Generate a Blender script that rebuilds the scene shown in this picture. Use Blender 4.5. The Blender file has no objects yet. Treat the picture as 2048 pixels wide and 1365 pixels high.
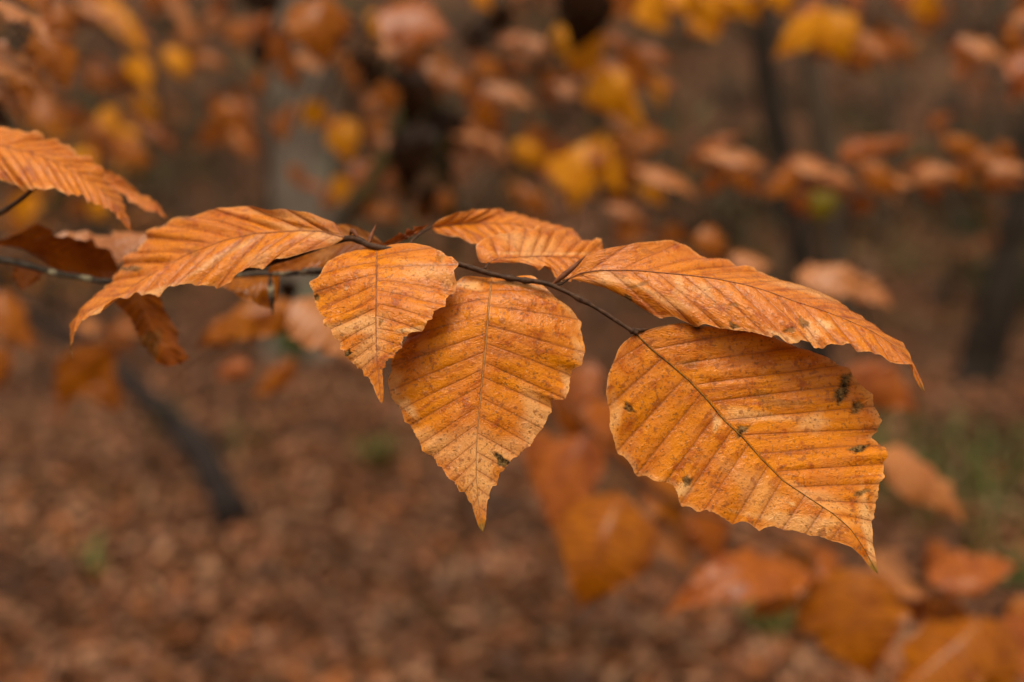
import bpy, math, random
import numpy as np
from mathutils import Vector

# ------------------------------------------------------------------ camera, light, exposure
SC = bpy.context.scene
COL = SC.collection
TILT = math.radians(9.0)
CAM = np.array([0.0, 0.0, 1.45])
FPX = 2048 * 35.0 / 36.0
cam_d = bpy.data.cameras.new("camera")
cam_d.lens = 35.0
cam_d.sensor_width = 36.0
cam_d.clip_start = 0.02
cam_d.clip_end = 400.0
cam_d.dof.use_dof = True
cam_d.dof.focus_distance = 0.358
cam_d.dof.aperture_fstop = 3.6
cam_d.dof.aperture_blades = 0
cam = bpy.data.objects.new("camera", cam_d)
COL.objects.link(cam)
cam.location = CAM
cam.rotation_euler = (math.radians(90) - TILT, 0, 0)
SC.camera = cam

SUN_EL, SUN_ROT = math.radians(70), math.radians(190)
w = bpy.data.worlds.new("World")
SC.world = w
w.use_nodes = True
nt = w.node_tree
nt.nodes.clear()
wo = nt.nodes.new("ShaderNodeOutputWorld")
bg = nt.nodes.new("ShaderNodeBackground")
hs = nt.nodes.new("ShaderNodeHueSaturation")
sky = nt.nodes.new("ShaderNodeTexSky")
sky.sky_type = 'NISHITA'
sky.sun_disc = False
sky.sun_elevation = SUN_EL
sky.sun_rotation = SUN_ROT
sky.dust_density = 4.0
sky.air_density = 1.0
sky.ozone_density = 1.0
hs.inputs["Saturation"].default_value = 0.04
bg.inputs["Strength"].default_value = 0.10
nt.links.new(sky.outputs[0], hs.inputs["Color"])
tint = nt.nodes.new("ShaderNodeMix")
tint.data_type = 'RGBA'
tint.blend_type = 'MULTIPLY'
tint.inputs[0].default_value = 1.0
tint.inputs[7].default_value = (1.0, 0.90, 0.72, 1.0)
nt.links.new(hs.outputs[0], tint.inputs[6])
nt.links.new(tint.outputs[2], bg.inputs[0])
nt.links.new(bg.outputs[0], wo.inputs[0])

sd = bpy.data.lights.new("sun", 'SUN')
sd.energy = 1.3
sd.angle = math.radians(30)
sd.color = (1.0, 0.91, 0.76)
so = bpy.data.objects.new("sun", sd)
COL.objects.link(so)
sdir = Vector((math.sin(SUN_ROT) * math.cos(SUN_EL), math.cos(SUN_ROT) * math.cos(SUN_EL), math.sin(SUN_EL)))
so.rotation_euler = sdir.to_track_quat('Z', 'Y').to_euler()
so.location = (0, 0, 20)

vs = SC.view_settings
vs.view_transform = 'Standard'
vs.look = 'None'
vs.exposure = 1.35
vs.gamma = 1.0
SC.cycles.max_bounces = 8
SC.cycles.use_denoising = True

# ------------------------------------------------------------------ helpers
RNG = np.random.default_rng(7)
FW = np.array([0, math.cos(TILT), -math.sin(TILT)])
UP = np.array([0, math.sin(TILT), math.cos(TILT)])
RT = np.array([1.0, 0, 0])


def unproj(px, py, D):
    """point of the wood seen at photo pixel (px, py), D metres along the view axis"""
    px, py, D = np.broadcast_arrays(np.asarray(px, float), np.asarray(py, float), np.asarray(D, float))
    a = (px - 1024) / FPX
    b = (682.5 - py) / FPX
    return CAM + D[..., None] * (FW + a[..., None] * RT + b[..., None] * UP)


def proj(P):
    d = P - CAM
    z = d @ FW
    return 1024 + FPX * (d @ RT) / z, 682.5 - FPX * (d @ UP) / z


def link_mesh(name, V, F, mat, parent=None, smooth=True):
    me = bpy.data.meshes.new(name)
    V = np.asarray(V, float)
    if parent is not None:
        V = V - np.array(WORLD_LOC[parent.name])
    F = np.asarray(F)
    k = F.shape[1]
    me.vertices.add(len(V))
    me.vertices.foreach_set("co", V.astype(np.float32).ravel())
    me.loops.add(F.size)
    me.loops.foreach_set("vertex_index", F.astype(np.int32).ravel())
    me.polygons.add(len(F))
    me.polygons.foreach_set("loop_start", np.arange(0, F.size, k, dtype=np.int32))
    me.polygons.foreach_set("loop_total", np.full(len(F), k, dtype=np.int32))
    me.update(calc_edges=True)
    me.validate()
    if smooth:
        me.polygons.foreach_set("use_smooth", np.ones(len(me.polygons), dtype=bool))
    me.materials.append(mat)
    o = bpy.data.objects.new(name, me)
    COL.objects.link(o)
    if parent is not None:
        o.parent = parent
        WORLD_LOC[o.name] = WORLD_LOC[parent.name]
    else:
        WORLD_LOC[o.name] = (0.0, 0.0, 0.0)
    return o


WORLD_LOC = {}


def thing(name, label, cat, loc, group=None):
    o = bpy.data.objects.new(name, None)
    COL.objects.link(o)
    o.location = tuple(float(v) for v in loc)
    o.empty_display_size = 0.02
    WORLD_LOC[o.name] = tuple(float(v) for v in loc)
    o["label"] = label
    o["category"] = cat
    if group:
        o["group"] = group
    return o


def tag(o, label=None, cat=None, group=None, kind=None):
    for k, v in (("label", label), ("category", cat), ("group", group), ("kind", kind)):
        if v:
            o[k] = v
    return o


def point_attr(o, name, data, kind='FLOAT_COLOR'):
    at = o.data.attributes.new(name, kind, 'POINT')
    key = "color" if kind == 'FLOAT_COLOR' else "vector" if kind == 'FLOAT_VECTOR' else "value"
    at.data.foreach_set(key, np.asarray(data, np.float32).ravel())


def resample(pts, u):
    """pts (n,k) polyline, u array 0..1 in arc length (first two columns)"""
    pts = np.asarray(pts, float)
    seg = np.linalg.norm(np.diff(pts[:, :2] if pts.shape[1] == 2 else pts[:, :3], axis=0), axis=1)
    c = np.concatenate([[0], np.cumsum(seg)])
    c /= c[-1]
    return np.stack([np.interp(u, c, pts[:, k]) for k in range(pts.shape[1])], axis=-1)


def smooth1(a, n=1):
    a = a.copy()
    for _ in range(n):
        a[1:-1] = 0.25 * a[:-2] + 0.5 * a[1:-1] + 0.25 * a[2:]
    return a


def noise1(n, step, seed):
    r = np.random.default_rng(seed)
    k = max(4, int(n / step) + 3)
    y = r.uniform(-1, 1, k)
    x = np.linspace(0, k - 1, n)
    i = np.clip(x.astype(int), 0, k - 2)
    f = x - i
    f = f * f * (3 - 2 * f)
    return y[i] * (1 - f) + y[i + 1] * f


def tube(pts, rad, seg=10, bumps=0.0, seed=0, caps=True):
    P = np.asarray(pts, float)
    n = len(P)
    R = np.broadcast_to(np.asarray(rad, float), (n,)).copy()
    if bumps:
        R *= 1 + bumps * noise1(n, 2.0, seed)
    T = np.gradient(P, axis=0)
    T /= np.linalg.norm(T, axis=1, keepdims=True) + 1e-12
    ref = np.array([0.0, 0.0, 1.0]) if abs(T[:, 2]).mean() < 0.8 else np.array([0.0, 1.0, 0.0])
    A = np.cross(T, ref)
    A /= np.linalg.norm(A, axis=1, keepdims=True) + 1e-12
    B = np.cross(T, A)
    an = np.linspace(0, 2 * np.pi, seg, endpoint=False)
    rr = np.random.default_rng(seed + 5)
    jit = 1 + (bumps * 0.6 * rr.uniform(-1, 1, (n, seg)) if bumps else np.zeros((n, seg)))
    V = P[:, None, :] + (R[:, None] * jit)[..., None] * (np.cos(an)[None, :, None] * A[:, None, :] + np.sin(an)[None, :, None] * B[:, None, :])
    V = V.reshape(-1, 3)
    F = []
    for i in range(n - 1):
        for j in range(seg):
            F.append((i * seg + j, i * seg + (j + 1) % seg, (i + 1) * seg + (j + 1) % seg, (i + 1) * seg + j))
    if caps:
        V = np.vstack([V, P[:1], P[-1:]])
        a, b = n * seg, n * seg + 1
        for j in range(0, seg, 2):
            F.append((a, (j + 2) % seg, (j + 1) % seg, j))
            k = (n - 1) * seg
            F.append((b, k + j, k + (j + 1) % seg, k + (j + 2) % seg))
    return V, np.array(F)


def spline(pts, n):
    """Catmull-Rom through pts"""
    P = np.asarray(pts, float)
    Q = np.vstack([2 * P[0] - P[1], P, 2 * P[-1] - P[-2]])
    m = len(P) - 1
    x = np.linspace(0, m, n)
    i = np.clip(x.astype(int), 0, m - 1)
    t = (x - i)[:, None]
    a, b, c, d = Q[i], Q[i + 1], Q[i + 2], Q[i + 3]
    return 0.5 * ((2 * b) + (-a + c) * t + (2 * a - 5 * b + 4 * c - d) * t * t + (-a + 3 * b - 3 * c + d) * t ** 3)


def pix_path(rows, n):
    """rows of (px, py, depth) -> smooth 3-D path"""
    r = np.asarray(rows, float)
    return spline(unproj(r[:, 0], r[:, 1], r[:, 2]), n)


# ------------------------------------------------------------------ materials
def new_mat(name):
    m = bpy.data.materials.new(name)
    m.use_nodes = True
    m.node_tree.nodes.clear()
    return m, m.node_tree


class NB:
    def __init__(s, nt):
        s.nt = nt

    def n(s, t, **kw):
        x = s.nt.nodes.new(t)
        for k, v in kw.items():
            setattr(x, k, v)
        return x

    def l(s, a, b):
        s.nt.links.new(a, b)

    def val(s, x, sock):
        if hasattr(x, "is_linked") or hasattr(x, "links"):
            s.l(x, sock)
        else:
            sock.default_value = x

    def math(s, op, a, b=0.0, clamp=False):
        x = s.n("ShaderNodeMath", operation=op)
        x.use_clamp = clamp
        s.val(a, x.inputs[0])
        s.val(b, x.inputs[1])
        return x.outputs[0]

    def mix(s, f, a, b, mode='MIX'):
        x = s.n("ShaderNodeMix", data_type='RGBA', blend_type=mode)
        s.val(f, x.inputs[0])
        for v, sock in ((a, x.inputs[6]), (b, x.inputs[7])):
            if isinstance(v, tuple):
                sock.default_value = (*v, 1.0)
            else:
                s.l(v, sock)
        return x.outputs[2]

    def noise(s, vec, scale, detail=3.0, rough=0.55, dist=0.0):
        x = s.n("ShaderNodeTexNoise")
        x.inputs["Scale"].default_value = scale
        x.inputs["Detail"].default_value = detail
        x.inputs["Roughness"].default_value = rough
        x.inputs["Distortion"].default_value = dist
        if vec is not None:
            s.l(vec, x.inputs["Vector"])
        return x.outputs["Fac"]

    def ramp(s, f, lo, hi):
        x = s.n("ShaderNodeMapRange", interpolation_type='SMOOTHSTEP')
        s.l(f, x.inputs[0])
        x.inputs[1].default_value = lo
        x.inputs[2].default_value = hi
        return x.outputs[0]


def leaf_material(name, main, alt, blotch, pale, vein, trans=0.2, tcol=None, rough=0.21, speck=0.6,
                  pale_amt=0.12, fine=True, spec=0.16, vein_amt=0.5, coat=0.0):
    m, nt = new_mat(name)
    b = NB(nt)
    out = b.n("ShaderNodeOutputMaterial")
    tc = b.n("ShaderNodeTexCoord").outputs["Object"]
    oi = b.n("ShaderNodeObjectInfo").outputs["Random"]
    sh = b.n("ShaderNodeVectorMath", operation='ADD')
    b.l(tc, sh.inputs[0])
    cx = b.n("ShaderNodeCombineXYZ")
    b.l(oi, cx.inputs[0])
    b.l(oi, cx.inputs[2])
    b.l(cx.outputs[0], sh.inputs[1])
    pos = sh.outputs[0]
    at = b.n("ShaderNodeAttribute", attribute_name="vein_uv")
    sep = b.n("ShaderNodeSeparateXYZ")
    b.l(at.outputs["Vector"], sep.inputs[0])
    tcoord, vcoord = sep.outputs[0], sep.outputs[1]
    mk = b.n("ShaderNodeAttribute", attribute_name="leaf_marks")
    sm = b.n("ShaderNodeSeparateColor")
    b.l(mk.outputs["Color"], sm.inputs[0])
    dark, dry, olive = sm.outputs[0], sm.outputs[1], sm.outputs[2]
    n1 = b.noise(pos, 55, 4, 0.6)
    n2 = b.noise(pos, 170, 5, 0.65)
    n3 = b.noise(pos, 420, 4, 0.7)
    # streaky noise that runs along the side veins
    sv = b.n("ShaderNodeCombineXYZ")
    b.l(b.math('MULTIPLY', tcoord, 1.6), sv.inputs[0])
    b.l(b.math('MULTIPLY', vcoord, 2.2), sv.inputs[1])
    b.l(oi, sv.inputs[2])
    n4 = b.noise(sv.outputs[0], 1.3, 4, 0.55, 0.15)
    col = b.mix(b.ramp(n1, 0.36, 0.64), main, alt)
    col = b.mix(b.math('MULTIPLY', b.ramp(n4, 0.50, 0.68), 0.6), col, blotch)
    col = b.mix(b.math('MULTIPLY', b.ramp(n2, 0.54, 0.68), 0.8), col, blotch)
    pm = b.math('MAXIMUM', b.math('MULTIPLY', b.ramp(n2, 0.60, 0.40), b.math('MULTIPLY', b.ramp(n1, 0.60, 0.44), pale_amt)),
                b.math('MULTIPLY', dry, b.math('ADD', 0.45, b.math('MULTIPLY', n3, 0.75)), clamp=True))
    col = b.mix(pm, col, pale)
    # side veins: thin darker lines at whole vein numbers
    fr = b.math('ABSOLUTE', b.math('SUBTRACT', b.math('FRACT', b.math('ADD', vcoord, 0.5)), 0.5))
    vl = b.math('MULTIPLY', b.ramp(fr, 0.07, 0.0), vein_amt)
    vb = b.math('MULTIPLY', b.ramp(fr, 0.32, 0.02), b.math('MULTIPLY', n1, 0.55))
    col = b.mix(vb, col, blotch)
    col = b.mix(vl, col, vein)
    if not fine:
        col = b.mix(b.math('MULTIPLY', b.ramp(b.noise(pos, 38, 4, 0.65), 0.50, 0.66), 0.75), col, blotch)
        col = b.mix(b.math('MULTIPLY', b.ramp(b.noise(pos, 90, 3, 0.6), 0.58, 0.70), 0.5), col, vein)
    if fine:
        sp = b.noise(pos, 950, 2, 0.5)
        spm = b.math('MULTIPLY', b.ramp(sp, 0.57, 0.66), b.math('MULTIPLY', b.ramp(n2, 0.36, 0.52), speck))
        col = b.mix(spm, col, (0.10, 0.045, 0.012))
        sp2 = b.noise(pos, 330, 2, 0.5)
        spm2 = b.math('MULTIPLY', b.ramp(sp2, 0.60, 0.70), speck * 1.1)
        col = b.mix(spm2, col, (0.20, 0.055, 0.012))
        # tiny pale flecks where the skin has lifted
        fl = b.noise(pos, 620, 2, 0.6, 1.0)
        flm = b.math('MULTIPLY', b.ramp(fl, 0.67, 0.75), 0.35)
        col = b.mix(flm, col, (0.62, 0.38, 0.20))
    col = b.mix(b.math('MULTIPLY', olive, 0.85), col, (0.17, 0.10, 0.012))
    dk = b.mix(b.ramp(n3, 0.42, 0.62), (0.014, 0.007, 0.003), (0.13, 0.072, 0.025))
    col = b.mix(dark, col, dk)
    pr = b.n("ShaderNodeBsdfPrincipled")
    b.l(col, pr.inputs["Base Color"])
    rr = b.n("ShaderNodeMapRange")
    b.l(n2, rr.inputs[0])
    rr.inputs[3].default_value = rough - 0.12
    rr.inputs[4].default_value = rough + 0.16
    b.l(rr.outputs[0], pr.inputs["Roughness"])
    b.l(b.math('MULTIPLY', b.math('SUBTRACT', 1.0, dark), spec), pr.inputs["Specular IOR Level"])
    pr.inputs["Coat Weight"].default_value = coat
    pr.inputs["Coat Roughness"].default_value = 0.16
    if fine:
        bp = b.n("ShaderNodeBump")
        bp.inputs["Strength"].default_value = 0.6
        bp.inputs["Distance"].default_value = 0.0006
        hgt = b.math('ADD', b.math('MULTIPLY', n3, 0.8), b.math('MULTIPLY', n2, 0.9))
        hgt = b.math('ADD', hgt, b.math('MULTIPLY', b.noise(pos, 1300, 3), 0.4))
        sw = b.n("ShaderNodeCombineXYZ")
        b.l(b.math('MULTIPLY', tcoord, 9.0), sw.inputs[0])
        b.l(b.math('MULTIPLY', vcoord, 3.2), sw.inputs[1])
        b.l(oi, sw.inputs[2])
        hgt = b.math('ADD', hgt, b.math('MULTIPLY', b.noise(sw.outputs[0], 1.0, 3, 0.6, 0.8), 1.5))
        hgt = b.math('SUBTRACT', hgt, b.math('MULTIPLY', vl, 0.5))
        hgt = b.math('SUBTRACT', hgt, b.math('MULTIPLY', dark, 0.5))
        b.l(hgt, bp.inputs["Height"])
        b.l(bp.outputs[0], pr.inputs["Normal"])
        b.l(bp.outputs[0], pr.inputs["Coat Normal"])
    tr = b.n("ShaderNodeBsdfTranslucent")
    tm = b.mix(1.0, col, tcol or (1.0, 0.72, 0.35), 'MULTIPLY')
    b.l(tm, tr.inputs[0])
    mx = b.n("ShaderNodeMixShader")
    b.val(b.math('MULTIPLY', b.math('SUBTRACT', 1.0, dark), trans), mx.inputs[0])
    b.l(pr.outputs[0], mx.inputs[1])
    b.l(tr.outputs[0], mx.inputs[2])
    b.l(mx.outputs[0], out.inputs[0])
    return m


def plain_material(name, c1, c2, scale=40, rough=0.8, c3=None, s3=8, lo3=0.55, hi3=0.7, bump=0.0, stretch=None, spec=0.08):
    m, nt = new_mat(name)
    b = NB(nt)
    out = b.n("ShaderNodeOutputMaterial")
    tc = b.n("ShaderNodeTexCoord").outputs["Object"]
    if stretch:
        mp = b.n("ShaderNodeMapping")
        mp.inputs["Scale"].default_value = stretch
        b.l(tc, mp.inputs[0])
        tc = mp.outputs[0]
    n1 = b.noise(tc, scale, 5, 0.6)
    col = b.mix(b.ramp(n1, 0.36, 0.64), c1, c2)
    if c3:
        col = b.mix(b.ramp(b.noise(tc, s3, 4, 0.6), lo3, hi3), col, c3)
    pr = b.n("ShaderNodeBsdfPrincipled")
    b.l(col, pr.inputs["Base Color"])
    pr.inputs["Roughness"].default_value = rough
    pr.inputs["Specular IOR Level"].default_value = spec
    if bump:
        bp = b.n("ShaderNodeBump")
        bp.inputs["Strength"].default_value = 0.8
        bp.inputs["Distance"].default_value = bump
        b.l(n1, bp.inputs["Height"])
        b.l(bp.outputs[0], pr.inputs["Normal"])
    b.l(pr.outputs[0], out.inputs[0])
    return m


PALE = (0.60, 0.33, 0.13)
M = {}
M['hero'] = leaf_material("beech_leaf_orange", (0.43, 0.108, 0.0015), (0.51, 0.155, 0.002), (0.24, 0.044, 0.003), PALE, (0.16, 0.045, 0.012), coat=0.05)
M['sheen'] = leaf_material("beech_leaf_coppery", (0.41, 0.100, 0.0015), (0.48, 0.140, 0.002), (0.23, 0.038, 0.002), PALE, (0.17, 0.045, 0.012), rough=0.25, pale_amt=0.10, speck=0.45, spec=0.24, coat=0.06)
M['gold'] = leaf_material("beech_leaf_golden", (0.54, 0.210, 0.003), (0.62, 0.26, 0.004), (0.42, 0.12, 0.003), (0.40, 0.20, 0.04), (0.22, 0.06, 0.005), trans=0.42, fine=False, spec=0.12, pale_amt=0.08, tcol=(1, 0.8, 0.4))
M['orange'] = leaf_material("beech_leaf_orange_shaded", (0.25, 0.066, 0.002), (0.31, 0.094, 0.002), (0.12, 0.024, 0.002), (0.36, 0.16, 0.06), (0.12, 0.025, 0.004), trans=0.36, fine=False, spec=0.14, pale_amt=0.15)  # forest shade over the background leaves is put into this darker orange
M['russet'] = leaf_material("beech_leaf_russet", (0.24, 0.056, 0.004), (0.29, 0.076, 0.005), (0.12, 0.022, 0.003), (0.36, 0.14, 0.07), (0.09, 0.016, 0.004), trans=0.3, fine=False, spec=0.16, pale_amt=0.25)
M['tan'] = leaf_material("beech_leaf_tan_sheen", (0.28, 0.094, 0.022), (0.32, 0.115, 0.030), (0.20, 0.054, 0.008), (0.35, 0.155, 0.065), (0.16, 0.05, 0.02), trans=0.2, fine=False, pale_amt=0.3, rough=0.4, spec=0.3)  # tan leaves; the pinkish tone also paints sky sheen on turned ones
M['brown'] = leaf_material("beech_leaf_brown", (0.21, 0.050, 0.003), (0.26, 0.072, 0.004), (0.11, 0.023, 0.002), (0.22, 0.08, 0.03), (0.06, 0.012, 0.003), trans=0.3, fine=False, spec=0.12, pale_amt=0.05)
M['dark'] = leaf_material("beech_leaf_shade_dark", (0.010, 0.0035, 0.001), (0.018, 0.006, 0.002), (0.006, 0.0025, 0.001), (0.02, 0.009, 0.003), (0.01, 0.005, 0.002), trans=0.05, fine=False, spec=0.02, pale_amt=0.0)  # shaded leaf undersides in silhouette, their shade put into near-black colour
M['lime'] = leaf_material("beech_leaf_yellow_green", (0.17, 0.125, 0.004), (0.20, 0.15, 0.005), (0.13, 0.085, 0.004), (0.25, 0.18, 0.04), (0.12, 0.08, 0.005), trans=0.4, fine=False, spec=0.12, pale_amt=0.0)
M['twig'] = plain_material("twig_bark", (0.026, 0.012, 0.007), (0.055, 0.026, 0.014), 500, 0.5, (0.09, 0.055, 0.03), 220, 0.62, 0.74, bump=0.0004)
M['lichen_twig'] = plain_material("lichened_twig_bark", (0.022, 0.016, 0.012), (0.06, 0.045, 0.035), 260, 0.7, (0.30, 0.26, 0.17), 120, 0.55, 0.66, bump=0.0006)
M['bud'] = plain_material("bud_scales", (0.07, 0.022, 0.010), (0.13, 0.045, 0.02), 700, 0.5)
M['rib_pale'] = plain_material("midrib_pale", (0.30, 0.15, 0.06), (0.20, 0.085, 0.03), 900, 0.6)
M['rib_dark'] = plain_material("midrib_dark", (0.07, 0.028, 0.006), (0.16, 0.08, 0.015), 500, 0.6)
M['rib_red'] = plain_material("midrib_red", (0.15, 0.05, 0.025), (0.24, 0.09, 0.04), 700, 0.6)


# ------------------------------------------------------------------ leaf blades
def blade(name, Mi, L, R, mat, parent, nv=14, pleat=0.0006, bulge=0.04, wave=0.0012, nt_=50, seed=1, up=(0, 0, 1),
          marks=(), dry_edge=0.5, olive_from=None, teeth=0.0, label=None):
    """Mi, L, R: (NS,3) midrib and the two margin points of each row"""
    NS = len(Mi)
    s = np.linspace(0, 1, NS)
    up = np.asarray(up, float)
    t = np.linspace(-1, 1, 2 * nt_ + 1)
    at = np.abs(t)
    E = np.where((t < 0)[None, :, None], L[:, None, :], R[:, None, :])
    # teeth at the vein ends, pointing forward and outward
    if teeth:
        ph = (s * nv + 0.15) % 1.0
        saw = np.where(ph < 0.78, (ph / 0.78) ** 2.2, (1 - ph) / 0.22) - 0.30
        env = np.clip(s * 8, 0, 1) * np.clip((0.87 - s) * 12, 0, 1)
        rj = 0.85 + 0.85 * noise1(NS, NS / (nv * 1.0), seed + 90)
        for A, sgn in ((L, 1), (R, 2)):
            out = A - Mi
            out /= np.linalg.norm(out, axis=1, keepdims=True) + 1e-9
            A += out * (saw * env * teeth * rj)[:, None] + out * (noise1(NS, 2.2, seed + sgn) * teeth * 0.25 * env)[:, None]
        E = np.where((t < 0)[None, :, None], L[:, None, :], R[:, None, :])
    P = Mi[:, None, :] * (1 - at)[None, :, None] + E * at[None, :, None]
    ds = np.gradient(P, axis=0)
    dt = np.gradient(P, axis=1)
    N = np.cross(ds, dt)
    ln = np.linalg.norm(N, axis=2, keepdims=True)
    good = ln[..., 0] > 1e-14
    nm = (N / (ln + 1e-15))
    avg = nm[good].mean(axis=0)
    if avg @ up < 0:
        nm = -nm
    # smooth normals along the rows
    for _ in range(6):
        nm[1:-1] = 0.25 * nm[:-2] + 0.5 * nm[1:-1] + 0.25 * nm[2:]
        nm[:, 1:-1] = 0.25 * nm[:, :-2] + 0.5 * nm[:, 1:-1] + 0.25 * nm[:, 2:]
    nm /= np.linalg.norm(nm, axis=2, keepdims=True) + 1e-12
    wid = np.where((t < 0)[None, :], np.linalg.norm(L - Mi, axis=1)[:, None], np.linalg.norm(R - Mi, axis=1)[:, None])
    wl = wid / (wid.max() + 1e-12)
    V = s[:, None] * nv + (0.16 * smooth1(noise1(NS, NS / nv, seed + 61), 4))[:, None] + np.where(t < 0, 0.0, 0.45)[None, :]
    amp = np.where((t < 0)[None, :], 0.9 + 0.6 * noise1(NS, NS / nv, seed + 11)[:, None], 0.9 + 0.6 * noise1(NS, NS / nv, seed + 12)[:, None])
    amp = amp * (0.75 + 0.6 * noise1(NS, NS / 7, seed + 13)[:, None] * noise1(len(t), len(t) / 5, seed + 14)[None, :])
    h = pleat * amp * (np.abs(np.sin(np.pi * V)) ** 0.8 - 0.6) * np.clip(at * 5, 0, 1)[None, :] * np.clip(wl * 1.6, 0, 1)
    # blade puckers between the veins
    h += bulge * wid * (np.sin(np.pi * np.clip(at, 0, 1)) - 0.0)[None, :]
    fw = np.clip((at - 0.45) / 0.55, 0, 1) ** 2
    for sgn, msk in ((21, t < 0), (22, t >= 0)):
        wv = noise1(NS, NS / 13, seed + sgn) + 0.55 * noise1(NS, NS / 30, seed + sgn + 7)
        h += wave * (wv * np.clip(s * 6, 0, 1))[:, None] * (fw * msk)[None, :] * np.clip(wl * 2, 0, 1)
    # gentle all-over unevenness
    lum = noise1(NS, NS / 6, seed + 31)[:, None] * noise1(len(t), len(t) / 4, seed + 32)[None, :]
    h += 0.0010 * lum * wl * np.clip(at * 4, 0, 1)[None, :]
    P = P + nm * h[..., None]
    nrow, ncol = P.shape[:2]
    idx = np.arange(nrow * ncol).reshape(nrow, ncol)
    F = np.stack([idx[:-1, :-1], idx[1:, :-1], idx[1:, 1:], idx[:-1, 1:]], axis=-1).reshape(-1, 4)
    # front face on the upper side
    fn = np.cross(P[1:, :-1] - P[:-1, :-1], P[:-1, 1:] - P[:-1, :-1]).mean(axis=(0, 1))
    if fn @ nm.mean(axis=(0, 1)) < 0:
        F = F[:, ::-1]
    PV = P.reshape(-1, 3)
    mk = np.zeros((nrow, ncol, 4))
    mk[..., 3] = 1
    en = noise1(NS, NS / 9, seed + 41)[:, None]
    mk[..., 1] += dry_edge * np.clip((at[None, :] - 0.93 + 0.05 * en) / 0.08, 0, 1)
    if olive_from is not None:
        mk[..., 2] = np.clip((s[:, None] - olive_from) / (1 - olive_from) * 1.6, 0, 1)
    if marks:
        px, py = proj(PV)
        px = px.reshape(nrow, ncol)
        py = py.reshape(nrow, ncol)
        rr = np.random.default_rng(seed + 77)
        for (mx, my, rx, ry, ang, kind, st) in marks:
            if kind == 0:
                rx, ry = rx * 1.15, ry * 1.15
            ca, sa = math.cos(math.radians(ang)), math.sin(math.radians(ang))
            ph = rr.uniform(0, 6.28, 4)
            u = (px - mx) * ca + (py - my) * sa
            v = -(px - mx) * sa + (py - my) * ca
            th = np.arctan2(v / ry, u / rx)
            d = np.hypot(u / rx, v / ry) * (1 + 0.22 * np.sin(2 * th + ph[0]) + 0.18 * np.sin(3 * th + ph[1]) + 0.15 * np.sin(5 * th + ph[2]))
            soft = 0.35 if kind == 0 else 0.8
            mk[..., kind] = np.maximum(mk[..., kind], st * np.clip((1 + soft / 2 - d) / soft, 0, 1))
    o = link_mesh(name, PV, F, mat, parent)
    point_attr(o, "leaf_marks", mk)
    vu = np.zeros((nrow, ncol, 3))
    vu[..., 0] = t[None, :]
    vu[..., 1] = V + np.where(t < 0, 0.0, 20.0)[None, :]
    point_attr(o, "vein_uv", vu, 'FLOAT_VECTOR')
    if label:
        o["label"] = label
    surf_mid = P[:, nt_, :] + nm[:, nt_, :] * 0.00008
    return o, surf_mid


def traced_leaf(parent, mid, left, right, Dm, dl, dr, mat, power=0.6, pl=None, pr_=None, NS=260, rib=None, rib_r=0.00028, label=None, petiole=None, pet_mat='twig', **kw):
    """a leaf followed from its own midrib and margins; Dm: [(s, depth)], dl / dr: [(s, extra depth)]"""
    s = np.linspace(0, 1, NS)
    Dx = lambda tab: np.interp(s, [a for a, _ in tab], [c for _, c in tab])
    D = smooth1(Dx(Dm), 10)
    m2 = smooth1(resample(mid, s), 6)
    l2 = smooth1(resample([mid[0]] + list(left) + [mid[-1]], s ** (pl or power)), 1)
    r2 = smooth1(resample([mid[0]] + list(right) + [mid[-1]], s ** (pr_ or power)), 1)
    Mi = unproj(m2[:, 0], m2[:, 1], D)
    env = np.clip(s * 8, 0, 1) * np.clip((1 - s) * 8, 0, 1)
    L = unproj(l2[:, 0], l2[:, 1], D + smooth1(Dx(dl), 10) * env)
    R = unproj(r2[:, 0], r2[:, 1], D + smooth1(Dx(dr), 10) * env)
    o, sm = blade("leaf", Mi, L, R, M[mat], parent, label=label, **kw)
    if rib:
        rr = rib_r * (1 - 0.75 * s[::3])
        V, F = tube(sm[::3], rr, 6, 0.12, 3, caps=True)
        link_mesh("midrib", V, F, M[rib], o)
    if petiole:
        p = pix_path(petiole, 14)
        V, F = tube(p, np.linspace(0.0006, 0.00045, 14), 8, 0.12, 2)
        link_mesh("petiole", V, F, M[pet_mat], o)
    return o


_OU = np.array([0, .03, .08, .16, .27, .40, .55, .70, .82, .90, .95, 1.0])
_OW = np.array([0, .22, .50, .78, .96, 1.0, .88, .60, .33, .14, .06, 0.0])


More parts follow.
